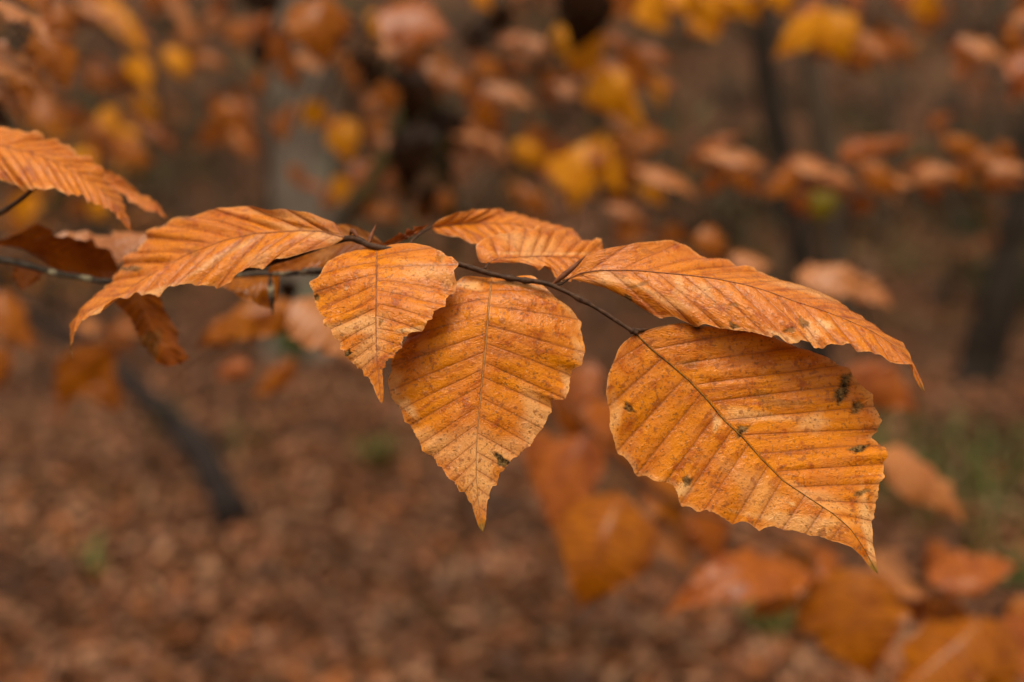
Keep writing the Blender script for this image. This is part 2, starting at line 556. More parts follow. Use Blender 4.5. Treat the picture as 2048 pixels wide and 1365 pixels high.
def simple_leaf(parent, b, t, wpx, mat, phi=0.0, sag=0.08, seed=1, NS=56, nt_=9, fold=0.15, label=None, skew=0.0, petiole=True, pleat=0.0008):
    """b, t = (px, py, depth) of leaf base and tip; wpx = full width as seen; phi = turn about the midrib (deg), far side up"""
    rg = np.random.default_rng(seed)
    B = unproj(*b)
    T = unproj(*t)
    ax = T - B
    ln = np.linalg.norm(ax)
    axn = ax / ln
    view = (B + T) / 2 - CAM
    dist = view @ FW
    view = view / np.linalg.norm(view)
    side = np.cross(axn, view)
    side /= np.linalg.norm(side)
    if side[2] < 0:
        side = -side
    nrm0 = np.cross(axn, side)
    if nrm0 @ view > 0:
        nrm0 = -nrm0
    cp, sp = math.cos(math.radians(phi)), math.sin(math.radians(phi))
    cross = side * cp - nrm0 * sp
    nrm = nrm0 * cp + side * sp
    W = 0.5 * wpx * dist / FPX / max(0.25, cp)
    s = np.linspace(0, 1, NS)
    twist = 0.7 * rg.uniform(-1, 1)
    bend = rg.uniform(-0.12, 0.12)
    sag = sag * rg.uniform(0.5, 2.6)
    Mi = B + np.outer(s, ax) + np.outer(np.sin(np.pi * s) * ln * sag, nrm) + np.outer(np.sin(np.pi * s) * ln * bend, cross)
    g = np.clip(s + 0.09 * np.sin(np.pi * s), 0, 1)
    ww = np.interp(g, _OU, _OW)
    fwd = np.outer((g - s) * ln, axn)
    res = []
    for sg in (-1, 1):
        a = twist * (s - 0.3)
        k = W * ww * (1 + 0.10 * noise1(NS, NS / 8, seed + sg))
        c2 = np.outer(np.cos(a) * k, cross) + np.outer(np.sin(a) * k, nrm)
        res.append(Mi + fwd + sg * c2 - np.outer(fold * rg.uniform(0.3, 3.2) * k, nrm) * (1 if rg.random() < 0.75 else -0.6))
    o, sm = blade("leaf", Mi, res[0], res[1], M[mat], parent, nv=13, pleat=pleat, wave=0.0045, bulge=0.05, nt_=nt_, seed=seed,
                  up=(0, 0, 1), dry_edge=0.25, teeth=0.0022, label=label)
    return o


# ------------------------------------------------------------------ the setting: forest floor
HILL0 = 8.5


def ground_z(x, y):
    x = np.asarray(x, float)
    y = np.asarray(y, float)
    d = np.clip(y - HILL0, 0, None)
    z = 0.43 * d * d / (d + 9.0)
    z = z + 0.05 * np.sin(x * 1.1 + 0.7) * np.sin(y * 0.9) + 0.03 * np.sin(x * 2.7 + y * 1.9) + 0.25 * np.sin(x * 0.21 + 1) * np.clip((y - 6) / 12, 0, 1)
    return z - 0.02


def build_ground():
    ys = np.concatenate([np.linspace(-14, 1, 12), np.linspace(1.3, 16, 150), np.linspace(17, 130, 90)])
    xs = np.concatenate([np.linspace(-90, -11, 26), np.linspace(-10, 10, 150), np.linspace(11, 90, 26)])
    X, Y = np.meshgrid(xs, ys, indexing='ij')
    Z = ground_z(X, Y)
    r = np.random.default_rng(3)
    Z = Z + r.normal(0, 0.008, Z.shape)
    V = np.stack([X, Y, Z], -1).reshape(-1, 3)
    idx = np.arange(X.size).reshape(X.shape)
    F = np.stack([idx[:-1, :-1], idx[1:, :-1], idx[1:, 1:], idx[:-1, 1:]], -1).reshape(-1, 4)
    m, nt = new_mat("leaf_covered_soil")
    b = NB(nt)
    out = b.n("ShaderNodeOutputMaterial")
    tc = b.n("ShaderNodeTexCoord").outputs["Object"]
    vo = b.n("ShaderNodeTexVoronoi")
    vo.inputs["Scale"].default_value = 11
    b.l(tc, vo.inputs["Vector"])
    sp = b.n("ShaderNodeSeparateColor")
    b.l(vo.outputs["Color"], sp.inputs[0])
    col = b.mix(sp.outputs[0], (0.022, 0.008, 0.0035), (0.062, 0.024, 0.010))  # dark browns of the floor also hold the dimming by the canopy
    col = b.mix(b.ramp(sp.outputs[1], 0.75, 1.0), col, (0.085, 0.042, 0.023))
    big = b.noise(tc, 0.55, 4, 0.6)
    col = b.mix(b.math('MULTIPLY', b.ramp(big, 0.5, 0.66), 0.55), col, (0.030, 0.024, 0.007))
    big2 = b.noise(tc, 1.7, 4, 0.65)
    col = b.mix(b.math('MULTIPLY', b.ramp(big2, 0.52, 0.68), 0.5), col, (0.017, 0.008, 0.004))
    big3 = b.noise(tc, 0.9, 5, 0.7)
    col = b.mix(b.math('MULTIPLY', b.ramp(big3, 0.55, 0.66), 0.8), col, (0.058, 0.026, 0.013))
    pr = b.n("ShaderNodeBsdfPrincipled")
    b.l(col, pr.inputs["Base Color"])
    pr.inputs["Roughness"].default_value = 0.85
    pr.inputs["Specular IOR Level"].default_value = 0.08
    b.l(pr.outputs[0], out.inputs[0])
    o = link_mesh("forest_floor", V, F, m)
    tag(o, "brown forest floor rising to a leaf covered hillside", "ground", kind="structure")


build_ground()


def litter_material():
    m, nt = new_mat("fallen_leaves")
    b = NB(nt)
    out = b.n("ShaderNodeOutputMaterial")
    at = b.n("ShaderNodeAttribute", attribute_name="leaf_tint").outputs["Color"]
    pr = b.n("ShaderNodeBsdfPrincipled")
    b.l(at, pr.inputs["Base Color"])
    pr.inputs["Roughness"].default_value = 0.55
    pr.inputs["Specular IOR Level"].default_value = 0.15
    b.l(pr.outputs[0], out.inputs[0])
    return m


def build_litter():
    r = np.random.default_rng(12)
    n = 42000
    y = 2.2 + 13 * r.random(n) ** 1.5
    x = (r.random(n) * 2 - 1) * (y * 0.72 + 0.6)
    z = ground_z(x, y) + r.uniform(0.004, 0.05, n)
    ln = r.uniform(0.024, 0.044, n)
    wd = ln * r.uniform(0.45, 0.7, n)
    a = r.uniform(0, 6.283, n)
    tx, ty = r.normal(0, 0.42, n), r.normal(0, 0.42, n)
    ux = np.stack([np.cos(a), np.sin(a), tx], -1)
    ux /= np.linalg.norm(ux, axis=1, keepdims=True)
    vx = np.stack([-np.sin(a), np.cos(a), ty], -1)
    vx /= np.linalg.norm(vx, axis=1, keepdims=True)
    nz = np.cross(ux, vx)
    fold = r.uniform(-0.25, 0.5, n) * wd
    C = np.stack([x, y, z], -1)
    pts = []
    for (p, q) in ((-1, 0), (-0.35, 0.9), (0.35, 0.8), (1, 0), (0.35, -0.8), (-0.35, -0.9), (-0.3, 0), (0.35, 0)):
        h = fold * (abs(q)) - 0.12 * ln * p * p
        pts.append(C + ux * (p * ln)[:, None] + vx * (q * wd)[:, None] + nz * h[:, None])
    V = np.stack(pts, 1).reshape(-1, 3)
    base = (np.arange(n) * 8)[:, None]
    tpl = np.array([[0, 6, 1, 1], [6, 7, 2, 1], [7, 3, 2, 2], [0, 5, 6, 6], [5, 4, 7, 6], [4, 3, 7, 7]])
    F = []
    T3, T4 = [], []
    for f in tpl:
        if f[2] == f[3]:
            T3.append(f[:3])
        else:
            T4.append(f)
    tri = np.concatenate([base + np.array(f)[None, :] for f in T3])
    quad = np.concatenate([base + np.array(f)[None, :] for f in T4])
    allt = np.concatenate([tri, quad[:, [0, 1, 2]], quad[:, [0, 2, 3]]])
    pal = np.array([(0.24, 0.105, 0.055), (0.17, 0.068, 0.032), (0.30, 0.15, 0.09), (0.12, 0.045, 0.02), (0.22, 0.085, 0.035),
                    (0.34, 0.20, 0.13), (0.075, 0.035, 0.018), (0.28, 0.10, 0.025)])
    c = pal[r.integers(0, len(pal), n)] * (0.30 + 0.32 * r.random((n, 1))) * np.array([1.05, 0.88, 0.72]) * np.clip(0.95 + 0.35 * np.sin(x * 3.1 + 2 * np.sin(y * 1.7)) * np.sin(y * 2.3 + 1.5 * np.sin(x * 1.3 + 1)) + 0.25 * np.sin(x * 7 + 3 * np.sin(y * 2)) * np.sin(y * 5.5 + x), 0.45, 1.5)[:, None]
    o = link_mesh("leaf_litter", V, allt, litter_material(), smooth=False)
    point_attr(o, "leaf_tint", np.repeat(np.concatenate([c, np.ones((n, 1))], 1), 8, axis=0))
    tag(o, "brown and pinkish fallen beech leaves carpeting the forest floor", "fallen leaves", kind="stuff")


build_litter()


def on_ground(px, py):
    """where the line of sight through (px, py) meets the forest floor"""
    d = FW + (px - 1024) / FPX * RT + (682.5 - py) / FPX * UP
    lo = 0.5
    for k in range(4000):
        lo += 0.02
        p = CAM + d * lo
        if p[2] < ground_z(p[0], p[1]):
            break
    return np.array([p[0], p[1], float(ground_z(p[0], p[1]))])


# low green plants
def build_tufts():
    r = np.random.default_rng(31)
    spots = [(1950, 960, 0.75, 230), (1880, 900, 0.6, 120), (2020, 1030, 0.6, 170), (1545, 1270, 0.10, 50), (195, 1160, 0.05, 16), (335, 860, 0.10, 40),
             (750, 930, 0.12, 35), (2030, 1190, 0.08, 40), (1450, 790, 0.3, 60), (480, 900, 0.2, 18), (1660, 500, 1.2, 120), (1850, 520, 1.2, 120), (1100, 760, .3, 40)]
    V, F, C = [], [], []
    for (px, py, rad, n) in spots:
        g = on_ground(px, py)
        for k in range(n):
            a = r.uniform(0, 6.28)
            q = rad * math.sqrt(r.random())
            x, y = g[0] + q * math.cos(a), g[1] + q * math.sin(a) * 1.3
            z = float(ground_z(x, y))
            h = r.uniform(0.05, 0.16)
            le = r.uniform(0, 6.28)
            lean = r.uniform(0.2, 0.8) * h
            w_ = r.uniform(0.006, 0.016)
            d = np.array([math.cos(le), math.sin(le), 0])
            sd_ = np.array([-d[1], d[0], 0]) * w_
            p0 = np.array([x, y, z])
            p1 = p0 + d * lean * 0.4 + np.array([0, 0, h * 0.7])
            p2 = p0 + d * lean + np.array([0, 0, h])
            i = len(V)
            V += [p0 - sd_ * 0.5, p0 + sd_ * 0.5, p1 - sd_, p1 + sd_, p2]
            F += [(i, i + 1, i + 3), (i, i + 3, i + 2), (i + 2, i + 3, i + 4)]
            c = np.array([0.058, 0.066, 0.014]) * r.uniform(0.6, 1.3)
            C += [[*c, 1]] * 5
    o = link_mesh("ground_plants", V, F, litter_material(), smooth=False)
    point_attr(o, "leaf_tint", C)
    tag(o, "scattered low green plants among the fallen leaves", "undergrowth", kind="stuff")


build_tufts()

def build_brush():
    r = np.random.default_rng(77)
    V, F, C = [], [], []
    cols = [(0.030, 0.026, 0.007), (0.022, 0.013, 0.006), (0.055, 0.022, 0.008), (0.016, 0.012, 0.006), (0.040, 0.030, 0.010), (0.085, 0.040, 0.024)]
    for k in range(300):
        y = r.uniform(9.5, 30)
        x = r.uniform(-1, 1) * (0.58 * y)
        if 240 < 1024 + FPX * x / y < 560 and y < 11:
            continue
        rad = r.uniform(0.3, 0.9)
        hgt = r.uniform(0.3, 1.1)
        c0 = np.array(cols[r.integers(0, len(cols))])
        if x / y > 0.2 and y < 20:
            c0 = np.array(cols[[0, 3, 0, 1][k % 4]])
        for i in range(120):
            a, q = r.uniform(0, 6.28), rad * math.sqrt(r.random())
            px, py = x + q * math.cos(a), y + q * math.sin(a)
            c = np.array([px, py, float(ground_z(px, py)) + hgt * r.random() * (1 - 0.7 * (q / rad) ** 2)])
            u = r.normal(size=3)
            u /= np.linalg.norm(u)
            v = np.cross(u, r.normal(size=3))
            v /= np.linalg.norm(v)
            u, v = u * r.uniform(.04, .09), v * r.uniform(.02, .045)
            k0 = len(V)
            V += [c - u, c + v, c + u, c - v]
            F += [(k0, k0 + 1, k0 + 2), (k0, k0 + 2, k0 + 3)]
            C += [[*(c0 * r.uniform(.6, 1.4)), 1]] * 4
    o = link_mesh("brushwood", V, F, litter_material(), smooth=False)
    point_attr(o, "leaf_tint", C)
    tag(o, "dark brown and olive brushwood scattered over the hillside", "undergrowth", kind="stuff")


build_brush()

# ------------------------------------------------------------------ trees and wood
M['grey_bark'] = plain_material("smooth_grey_bark", (0.075, 0.056, 0.044), (0.11, 0.083, 0.066), 6, 0.8, (0.075, 0.08, 0.05), 2.5, 0.5, 0.65, bump=0.01, stretch=(1, 1, 0.3))
M['dark_bark'] = plain_material("dark_rough_bark", (0.010, 0.007, 0.005), (0.018, 0.012, 0.009), 14, 0.85, (0.025, 0.02, 0.014), 4, 0.55, 0.7, bump=0.015, stretch=(1, 1, 0.25))
M['far_bark'] = plain_material("far_grey_brown_bark", (0.032, 0.021, 0.014), (0.055, 0.038, 0.026), 5, 0.85, bump=0.01, stretch=(1, 1, 0.3))
M['log_bark'] = plain_material("weathered_log_bark", (0.009, 0.006, 0.0055), (0.020, 0.014, 0.012), 9, 0.85, (0.012, 0.008, 0.007), 5, 0.5, 0.65, bump=0.01)
M['moss'] = plain_material("dark_moss", (0.012, 0.018, 0.004), (0.03, 0.04, 0.010), 18, 0.9, (0.02, 0.014, 0.008), 6, 0.5, 0.7, bump=0.02)
M['moss_bark'] = plain_material("mossy_branch_bark", (0.050, 0.042, 0.014), (0.016, 0.011, 0.006), 22, 0.85, (0.008, 0.005, 0.003), 12, 0.55, 0.7, bump=0.003)


def tree(label, base, top_pts, r0, r1, mat, group=None, limbs=3, seed=1, name="beech_tree"):
    """base: 3-D foot; top_pts: further 3-D points up the trunk"""
    rg = np.random.default_rng(seed)
    P = spline([base - np.array([0, 0, 0.15])] + list(top_pts), 40)
    h = np.linspace(0, 1, 40)
    rad = r0 + (r1 - r0) * h + r0 * 0.6 * np.exp(-h * 26)
    t = thing(name, label, "tree", base, group)
    V, F = tube(P, rad, 16, 0.06, seed)
    tr = link_mesh("trunk", V, F, M[mat], t)
    for k in range(limbs):
        i = int(40 * rg.uniform(0.6, 0.92))
        a = rg.uniform(0, 6.28)
        L = rg.uniform(1.2, 2.6)
        d = np.array([math.cos(a), math.sin(a), rg.uniform(0.4, 0.9)])
        p0 = P[i]
        q = spline([p0, p0 + d * L * 0.5, p0 + d * L + np.array([0, 0, 0.35 * L])], 10)
        V, F = tube(q, np.linspace(rad[i] * 0.5, 0.01, 10), 8, 0.08, seed + k)
        link_mesh("limb", V, F, M[mat], t)
    return t


def trunk_through(rows, D, extra=6.0):
    """rows of pixels, all about D metres off, continued upward out of the frame"""
    P = [unproj(px, py, D) for px, py in rows]
    d = P[-1] - P[-2]
    d = d / np.linalg.norm(d)
    P.append(P[-1] + d * extra * 0.5)
    P.append(P[-1] + np.array([0.1, 0.1, 1.0]) * extra * 0.5)
    return P


def foot(px, py):
    return on_ground(px, py)


# thick grey beech behind the left of the branch
g = foot(620, 700)
Dg = float((g - CAM) @ FW)
tree("thick smooth grey beech trunk, widest of the trunks, behind the left part of the branch", g,
     trunk_through([(618, 520), (612, 300), (606, 60), (600, -60)], Dg), 0.036 * Dg, 0.033 * Dg, 'grey_bark', seed=4)
# thin dark sapling along its left side
g2 = foot(548, 640)
D2 = float((g2 - CAM) @ FW)
tree("thin dark sapling trunk just left of the thick grey beech", g2, trunk_through([(547, 420), (545, 200), (540, -40)], D2), 0.009 * D2, 0.007 * D2, 'dark_bark', seed=5)
# dark leaning tree upper right
g3 = foot(1650, 770)
D3 = float((g3 - CAM) @ FW)
tree("slender dark leaning tree above the right leaf, crossing the top edge of the photo", g3,
     trunk_through([(1612, 560), (1572, 340), (1542, 210), (1526, 90), (1516, -40)], D3), 0.0140 * D3, 0.0122 * D3, 'dark_bark', seed=6)
g4 = foot(1680, 640)
D4 = float((g4 - CAM) @ FW)
tree("grey brown slender trunk close on the right of the dark leaning tree", g4,
     trunk_through([(1668, 480), (1648, 300), (1622, 140), (1606, -40)], D4), 0.0125 * D4, 0.010 * D4, 'far_bark', seed=7)
# far trees
far = [(985, 455, 14), (440, 452, 16), (230, 470, 18), (1330, 440, 20), (1790, 452, 16), (1905, 440, 12), (1220, 430, 10), (360, 430, 8), (1450, 432, 9)]
for k, (px, py, wpx) in enumerate(far):
    g = foot(px, py)
    D = float((g - CAM) @ FW)
    le = RNG.uniform(-30, 30)
    tree("thin bare grey brown tree far off on the leafy hillside", g, trunk_through([(px + le * 0.3, 300), (px + le, -30)], D, 8),
         wpx * 0.5 / FPX * D, wpx * 0.4 / FPX * D, 'far_bark', group="far bare trees on the hillside", limbs=2, seed=50 + k)
g = foot(1990, 470)
D = float((g - CAM) @ FW)
tree("grey brown trunk at the top right corner, far up the hillside", g, trunk_through([(1995, 200), (2000, -30)], D, 8), 20 / FPX * D, 16 / FPX * D, 'far_bark', seed=81)

# dark snag at the right edge
g = foot(1960, 770)
D = float((g - CAM) @ FW)
t = thing("snag", "black broken tree snag at the right edge, above the green undergrowth", "dead tree", g)
P = spline([g - np.array([0, 0, .15]), unproj(1985, 660, D), unproj(2010, 540, D), unproj(2035, 430, D), unproj(2062, 330, D), unproj(2090, 200, D)], 30)
V, F = tube(P, np.linspace(0.017, 0.014, 30) * D * (1 + 0.2 * noise1(30, 4, 3)), 14, 0.16, 9)
link_mesh("trunk", V, F, M['dark_bark'], t)
V, F = tube(spline([unproj(1965, 660, D), unproj(1945, 720, D), unproj(1925, 775, D - .1), unproj(1915, 800, D - .15)], 12), np.linspace(0.016, 0.008, 12) * D, 10, 0.15, 4)
link_mesh("root", V, F, M['dark_bark'], t)

# mossy stone at the foot of the beech
g = foot(612, 712)
r = np.random.default_rng(5)
nu, nvv = 28, 16
V = []
for i in range(nvv):
    for j in range(nu):
        a, e = 2 * math.pi * j / nu, math.pi * i / (nvv - 1)
        k = 1 + 0.12 * math.sin(3 * a + 1) * math.sin(e) + 0.10 * math.sin(5 * a + 2 * e) + 0.03 * r.normal()
        V.append(g + np.array([0.30 * k * math.sin(e) * math.cos(a), 0.22 * k * math.sin(e) * math.sin(a), 0.09 + 0.20 * k * math.cos(e)]))
F = []
for i in range(nvv - 1):
    for j in range(nu):
        F.append((i * nu + j, (i + 1) * nu + j, (i + 1) * nu + (j + 1) % nu, i * nu + (j + 1) % nu))
o = link_mesh("mossy_stone", V, F, M['moss'])
tag(o, "dark green mossy stone at the foot of the thick grey beech", "stone")

# fallen log
pts = [(60, 640), (170, 712), (250, 775), (330, 850), (398, 925), (436, 1000), (468, 1066)]
G = np.array([on_ground(*p) + np.array([0, 0, 0.07]) for p in pts])
t = thing("fallen_log", "dark blue grey fallen log lying on the leaf litter at lower left", "log", G[0])
P = spline(G, 40)
V, F = tube(P, np.linspace(0.075, 0.072, 40), 14, 0.22, 3)
link_mesh("trunk", V, F, M['log_bark'], t)
q = spline([P[22], P[22] + np.array([-.10, -.02, .10]), P[22] + np.array([-.22, -.08, .16])], 8)
V, F = tube(q, np.linspace(0.03, 0.014, 8), 8, 0.1, 3)
link_mesh("branch_stub", V, F, M['log_bark'], t)
q = spline([P[8], P[8] + np.array([.22, -.10, .10]), P[8] + np.array([.50, -.12, .26]), P[8] + np.array([.72, -.05, .34])], 12)
V, F = tube(q, np.linspace(0.045, 0.014, 12), 8, 0.12, 8)
link_mesh("side_limb", V, F, M['log_bark'], t)


# young beeches that still carry leaves, between the branch and the hillside
M['sapling_leaves'] = litter_material()


def sapling(label, px, py, h, rad, n, pal, seed, top=None, group=None):
    r = np.random.default_rng(seed)
    g = foot(px, py)
    t = thing("beech_sapling", label, "sapling", g, group)
    P = spline([g - np.array([0, 0, .1]), g + np.array([r.uniform(-.1, .1), 0, h * .4]), g + np.array([r.uniform(-.2, .2), r.uniform(-.2, .2), h])], 16)
    V, F = tube(P, np.linspace(0.018, 0.005, 16), 8, .1, seed)
    link_mesh("trunk", V, F, M['far_bark'], t)
    V, F, C = [], [], []
    nb = max(6, n // 22)
    for k in range(nb):
        f = r.uniform(0.36, 1.0)
        p0 = P[int(f * 15)]
        a = r.uniform(0, 6.28)
        L = rad * (1.15 - 0.6 * f) * r.uniform(0.5, 1.1)
        d = np.array([math.cos(a), math.sin(a), r.uniform(-.1, .35)])
        q = spline([p0, p0 + d * L * .5, p0 + d * L - np.array([0, 0, .08 * L])], 6)
        bv, bf = tube(q, np.linspace(0.006, 0.002, 6), 4, 0, 1)
        off = len(V)
        link_mesh("limb", bv, bf, M['far_bark'], t)
        c0 = np.array(pal[r.integers(0, len(pal))])
        for i in range(22):
            w_ = r.random() ** 0.7
            c = q[0] + (q[-1] - q[0]) * w_ + r.normal(0, 0.05, 3)
            u = np.array([r.normal(), r.normal(), r.normal() * .5 - .4])
            u /= np.linalg.norm(u)
            v = np.cross(u, r.normal(size=3))
            v /= np.linalg.norm(v)
            u, v = u * r.uniform(.03, .05), v * r.uniform(.014, .026)
            k0 = len(V)
            V += [c - u, c - u * .3 + v, c + u * .4 + v * .8, c + u, c + u * .4 - v * .8, c - u * .3 - v]
            F += [(k0, k0 + 1, k0 + 5), (k0 + 1, k0 + 2, k0 + 5), (k0 + 2, k0 + 4, k0 + 5), (k0 + 2, k0 + 3, k0 + 4)]
            cc = c0 * r.uniform(.7, 1.3)
            C += [[*cc, 1]] * 6
    o = link_mesh("foliage", V, F, M['sapling_leaves'], t, smooth=False)
    point_attr(o, "leaf_tint", C)
    return t


RUST = [(0.20, 0.055, 0.010), (0.15, 0.04, 0.010), (0.26, 0.085, 0.012), (0.12, 0.045, 0.018)]
GOLD = [(0.34, 0.13, 0.006), (0.28, 0.09, 0.006), (0.22, 0.06, 0.008)]
DULL = [(0.10, 0.048, 0.022), (0.14, 0.07, 0.04), (0.07, 0.034, 0.014), (0.06, 0.05, 0.016)]
for k, (px, py, h, rad, n, pal, lb) in enumerate([
    (90, 790, 2.8, 1.0, 330, GOLD, "young beech with golden leaves behind the wavy copper leaf at left"),
    (330, 730, 3.0, .9, 300, RUST, "young beech with rusty leaves between the left edge and the thick grey beech"),
    (780, 760, 3.0, 1.0, 330, DULL, "young beech with dull brown leaves just right of the thick grey beech"),
    (1010, 820, 2.7, .9, 330, RUST, "young beech with rusty leaves behind the long slanting branch"),
    (1200, 740, 3.1, 1.0, 330, DULL, "young beech with dull brown leaves above the long right leaf"),
    (1390, 720, 3.2, 1.0, 260, DULL, "young beech with dull brown leaves left of the dark leaning tree"),
    (1730, 700, 3.4, 1.2, 240, DULL, "young beech with dull brown leaves right of the dark leaning tree"),
    (1890, 690, 3.4, 1.2, 260, RUST, "young beech with rusty leaves left of the black snag"),
    (470, 690, 3.4, 1.2, 260, DULL, "young beech with dull brown leaves close behind the left side of the thick grey beech")]):
    sapling(lb, px, py, h, rad, n, pal, 200 + k, group="young beeches with brown leaves")


# ------------------------------------------------------------------ the branch in focus
hb = thing("beech_branch", "sharp beech twig with large orange brown leaves hanging across the middle", "branch", unproj(640, 545, 0.43))

tw = pix_path([(430, 552, .425), (560, 520, .398), (690, 478, .382), (745, 493, .377), (820, 507, .376), (915, 528, .3755), (985, 549, .374),
               (1040, 560, .373), (1100, 570, .371), (1185, 612, .368), (1245, 650, .366), (1275, 668, .365)], 90)
rad = np.interp(np.linspace(0, 1, 90), [0, .45, .7, .95, 1], [.0014, .00105, .0009, .00078, .001])
x = np.linspace(0, 1, 90)
for c in (0.335, 0.40, 0.60, 0.655, 0.79, 0.965):
    rad = rad + 0.0006 * np.exp(-((x - c) / 0.010) ** 2)
V, F = tube(tw, rad, 12, 0.07, 1)
link_mesh("twig", V, F, M['twig'], hb)
tj = pix_path([(-1100, 330, .46), (-260, 470, .44), (-80, 500, .44), (0, 519, .44), (50, 530, .44), (107, 545, .44), (174, 557, .44), (217, 563, .44), (330, 560, .44), (430, 552, .437), (540, 548, .435), (640, 545, .432), (700, 540, .43)], 80)
rad = np.interp(np.linspace(0, 1, 80), [0, .5, 1], [.0016, .0013, .0010]) * (1 + 0.25 * np.clip(noise1(80, 5, 8), 0, 1))
V, F = tube(tj, rad, 10, 0.12, 6)
link_mesh("old_twig", V, F, M['lichen_twig'], hb)["label"] = "older blackish twig with pale lichen crossing the left side"


def bud(parent, rows, r, mat='bud', label=None):
    p = pix_path(rows, 16)
    pr = np.array([.35, .5, .62, .8, .95, 1, 1, .97, .92, .85, .75, .64, .5, .36, .2, .05]) * r
    V, F = tube(p, pr, 9, 0.06, 4)
    return link_mesh("bud", V, F, M[mat], parent)


bud(hb, [(1103, 571, .371), (1125, 553, .371), (1150, 532, .372), (1173, 510, .373)], .0011)
bud(hb, [(737, 490, .377), (742, 474, .379), (752, 449, .383)], .0009)
bud(hb, [(1262, 660, .366), (1282, 661, .366), (1300, 658, .367)], .0009, 'twig')
bud(hb, [(540, 552, .435), (543, 590, .435), (545, 632, .436)], .0014, 'lichen_twig')
bud(hb, [(700, 470, .381), (705, 462, .380), (714, 472, .379), (719, 486, .378)], .0010)

# leaf 1 : small narrow leaf left of centre
mid = [(753, 497), (754, 539), (753, 592), (752, 631), (752.5, 671), (754, 724), (758, 763), (763, 809)]
left = [(716, 500), (687, 507), (653, 525), (636, 553), (622, 562), (621, 576), (629, 595), (633, 618), (640, 627), (666, 643), (653, 648), (670, 671), (682, 688), (691, 709), (703, 724), (724, 742), (745, 766), (753, 791)]
right = [(771, 491), (795, 488), (827, 487), (859, 494), (884, 505), (895, 514), (905, 513), (914, 530), (910, 550), (914, 565), (906, 583), (895, 595), (889, 617), (869, 621), (860, 634), (855, 650), (841, 661), (811, 667), (804, 687), (803, 695), (785, 713), (771, 724), (766, 734), (764, 750), (767, 777), (766, 800)]
traced_leaf(hb, mid, left, right, [(0, .378), (.12, .366), (.35, .356), (1, .345)], [(0, .0), (.3, .004), (1, 0)], [(0, .0), (.3, -.003), (1, 0)], 'hero',
            nv=13, pleat=.00055, bulge=.035, wave=.0015, seed=11, power=.52, rib='rib_red', rib_r=.00025, up=(0, -1, .5), teeth=.0009,
            label="small narrow leaf left of centre with torn notched edges",
            marks=[(632, 596, 7, 5, 60, 0, .9), (694, 708, 8, 5, -40, 0, 1.0), (881, 515, 9, 4, 0, 0, .5), (720, 650, 45, 22, -20, 1, .75), (735, 700, 20, 60, 30, 1, .6), (868, 545, 70, 12, 12, 1, .45),
                   (762, 643, 5, 4, 0, 0, .6), (825, 660, 24, 6, -10, 1, 1.0), (895, 560, 14, 20, 0, 1, .5), (660, 660, 26, 10, 40, 1, .6)])

# leaf 2 : centre
mid = [(984, 556), (980, 590), (978, 610), (971, 700), (963, 774), (957, 840), (953, 889), (952, 947), (956, 996), (961, 1033), (966, 1066)]
left = [(957, 554), (928, 551), (912, 566), (883, 590), (842, 628), (813, 664), (803, 694), (782, 723), (785, 742), (777, 762), (780, 791), (791, 803), (813, 844), (834, 873), (846, 902), (869, 918), (895, 951), (924, 984), (941, 1004), (949, 1029), (957, 1054)]
right = [(1002, 553), (1023, 556), (1056, 549), (1072, 553), (1082, 567), (1109, 592), (1142, 616), (1158, 643), (1166, 668), (1169, 700), (1162, 731), (1144, 740), (1140, 766), (1138, 783), (1125, 799), (1103, 801), (1099, 834), (1076, 869), (1056, 894), (1027, 916), (1008, 936), (994, 963), (978, 988), (973, 1012), (972, 1041)]
traced_leaf(hb, mid, left, right, [(0, .379), (.06, .370), (.15, .3645), (1, .350)], [(0, .002), (.2, .003), (.5, .002), (1, 0)], [(0, .004), (.4, .004), (1, 0)], 'hero',
            nv=14, pleat=.00042, bulge=.02, wave=.0012, power=.56, seed=22, rib='rib_pale', rib_r=.00033, up=(0, -1, .5), teeth=.0009,
            label="large central leaf pointing straight down with a pale midrib",
            olive_from=.93,
            marks=[(1003, 922, 8, 13, -20, 0, 1.0), (993, 915, 10, 3, 50, 0, .7), (960, 905, 90, 36, -15, 1, .6), (960, 955, 40, 60, 0, 1, .7), (1075, 840, 40, 42, -40, 1, .7), (1145, 780, 22, 22, 0, 1, .8),
                   (1160, 705, 14, 20, 0, 1, .6), (812, 812, 20, 12, 30, 1, .8), (788, 770, 16, 26, 0, 1, .5), (1080, 591, 14, 4, 10, 0, .6), (930, 570, 40, 5, 3, 1, .9), (1040, 570, 40, 5, 8, 1, .8), (870, 890, 26, 40, -30, 1, .6)])

# leaf 3 : broad leaf at right, end of the twig
mid = [(1272, 668), (1305, 701), (1338, 727), (1376, 760), (1411, 796), (1447, 840), (1483, 873), (1518, 913), (1566, 962), (1617, 996), (1665, 1027), (1700, 1057), (1724, 1091), (1756, 1149)]
upr = [(1283, 661), (1309, 652), (1340, 648), (1376, 645), (1396, 652), (1467, 658), (1538, 670), (1562, 683), (1586, 691), (1617, 701), (1657, 719), (1680, 734), (1699, 735), (1704, 749), (1740, 790), (1746, 804), (1756, 830), (1758, 863), (1744, 873), (1772, 893), (1769, 925), (1760, 958), (1754, 984), (1750, 1016), (1746, 1047), (1746, 1075), (1750, 1107)]
low = [(1249, 683), (1237, 697), (1231, 715), (1216, 750), (1212, 790), (1220, 822), (1218, 853), (1227, 877), (1235, 907), (1255, 919), (1273, 953), (1289, 952), (1313, 964), (1336, 962), (1350, 980), (1360, 1004), (1394, 1026), (1415, 1019), (1443, 1035), (1467, 1045), (1491, 1046), (1522, 1059), (1546, 1054), (1578, 1060), (1617, 1069), (1665, 1081), (1704, 1095), (1724, 1114), (1740, 1136)]
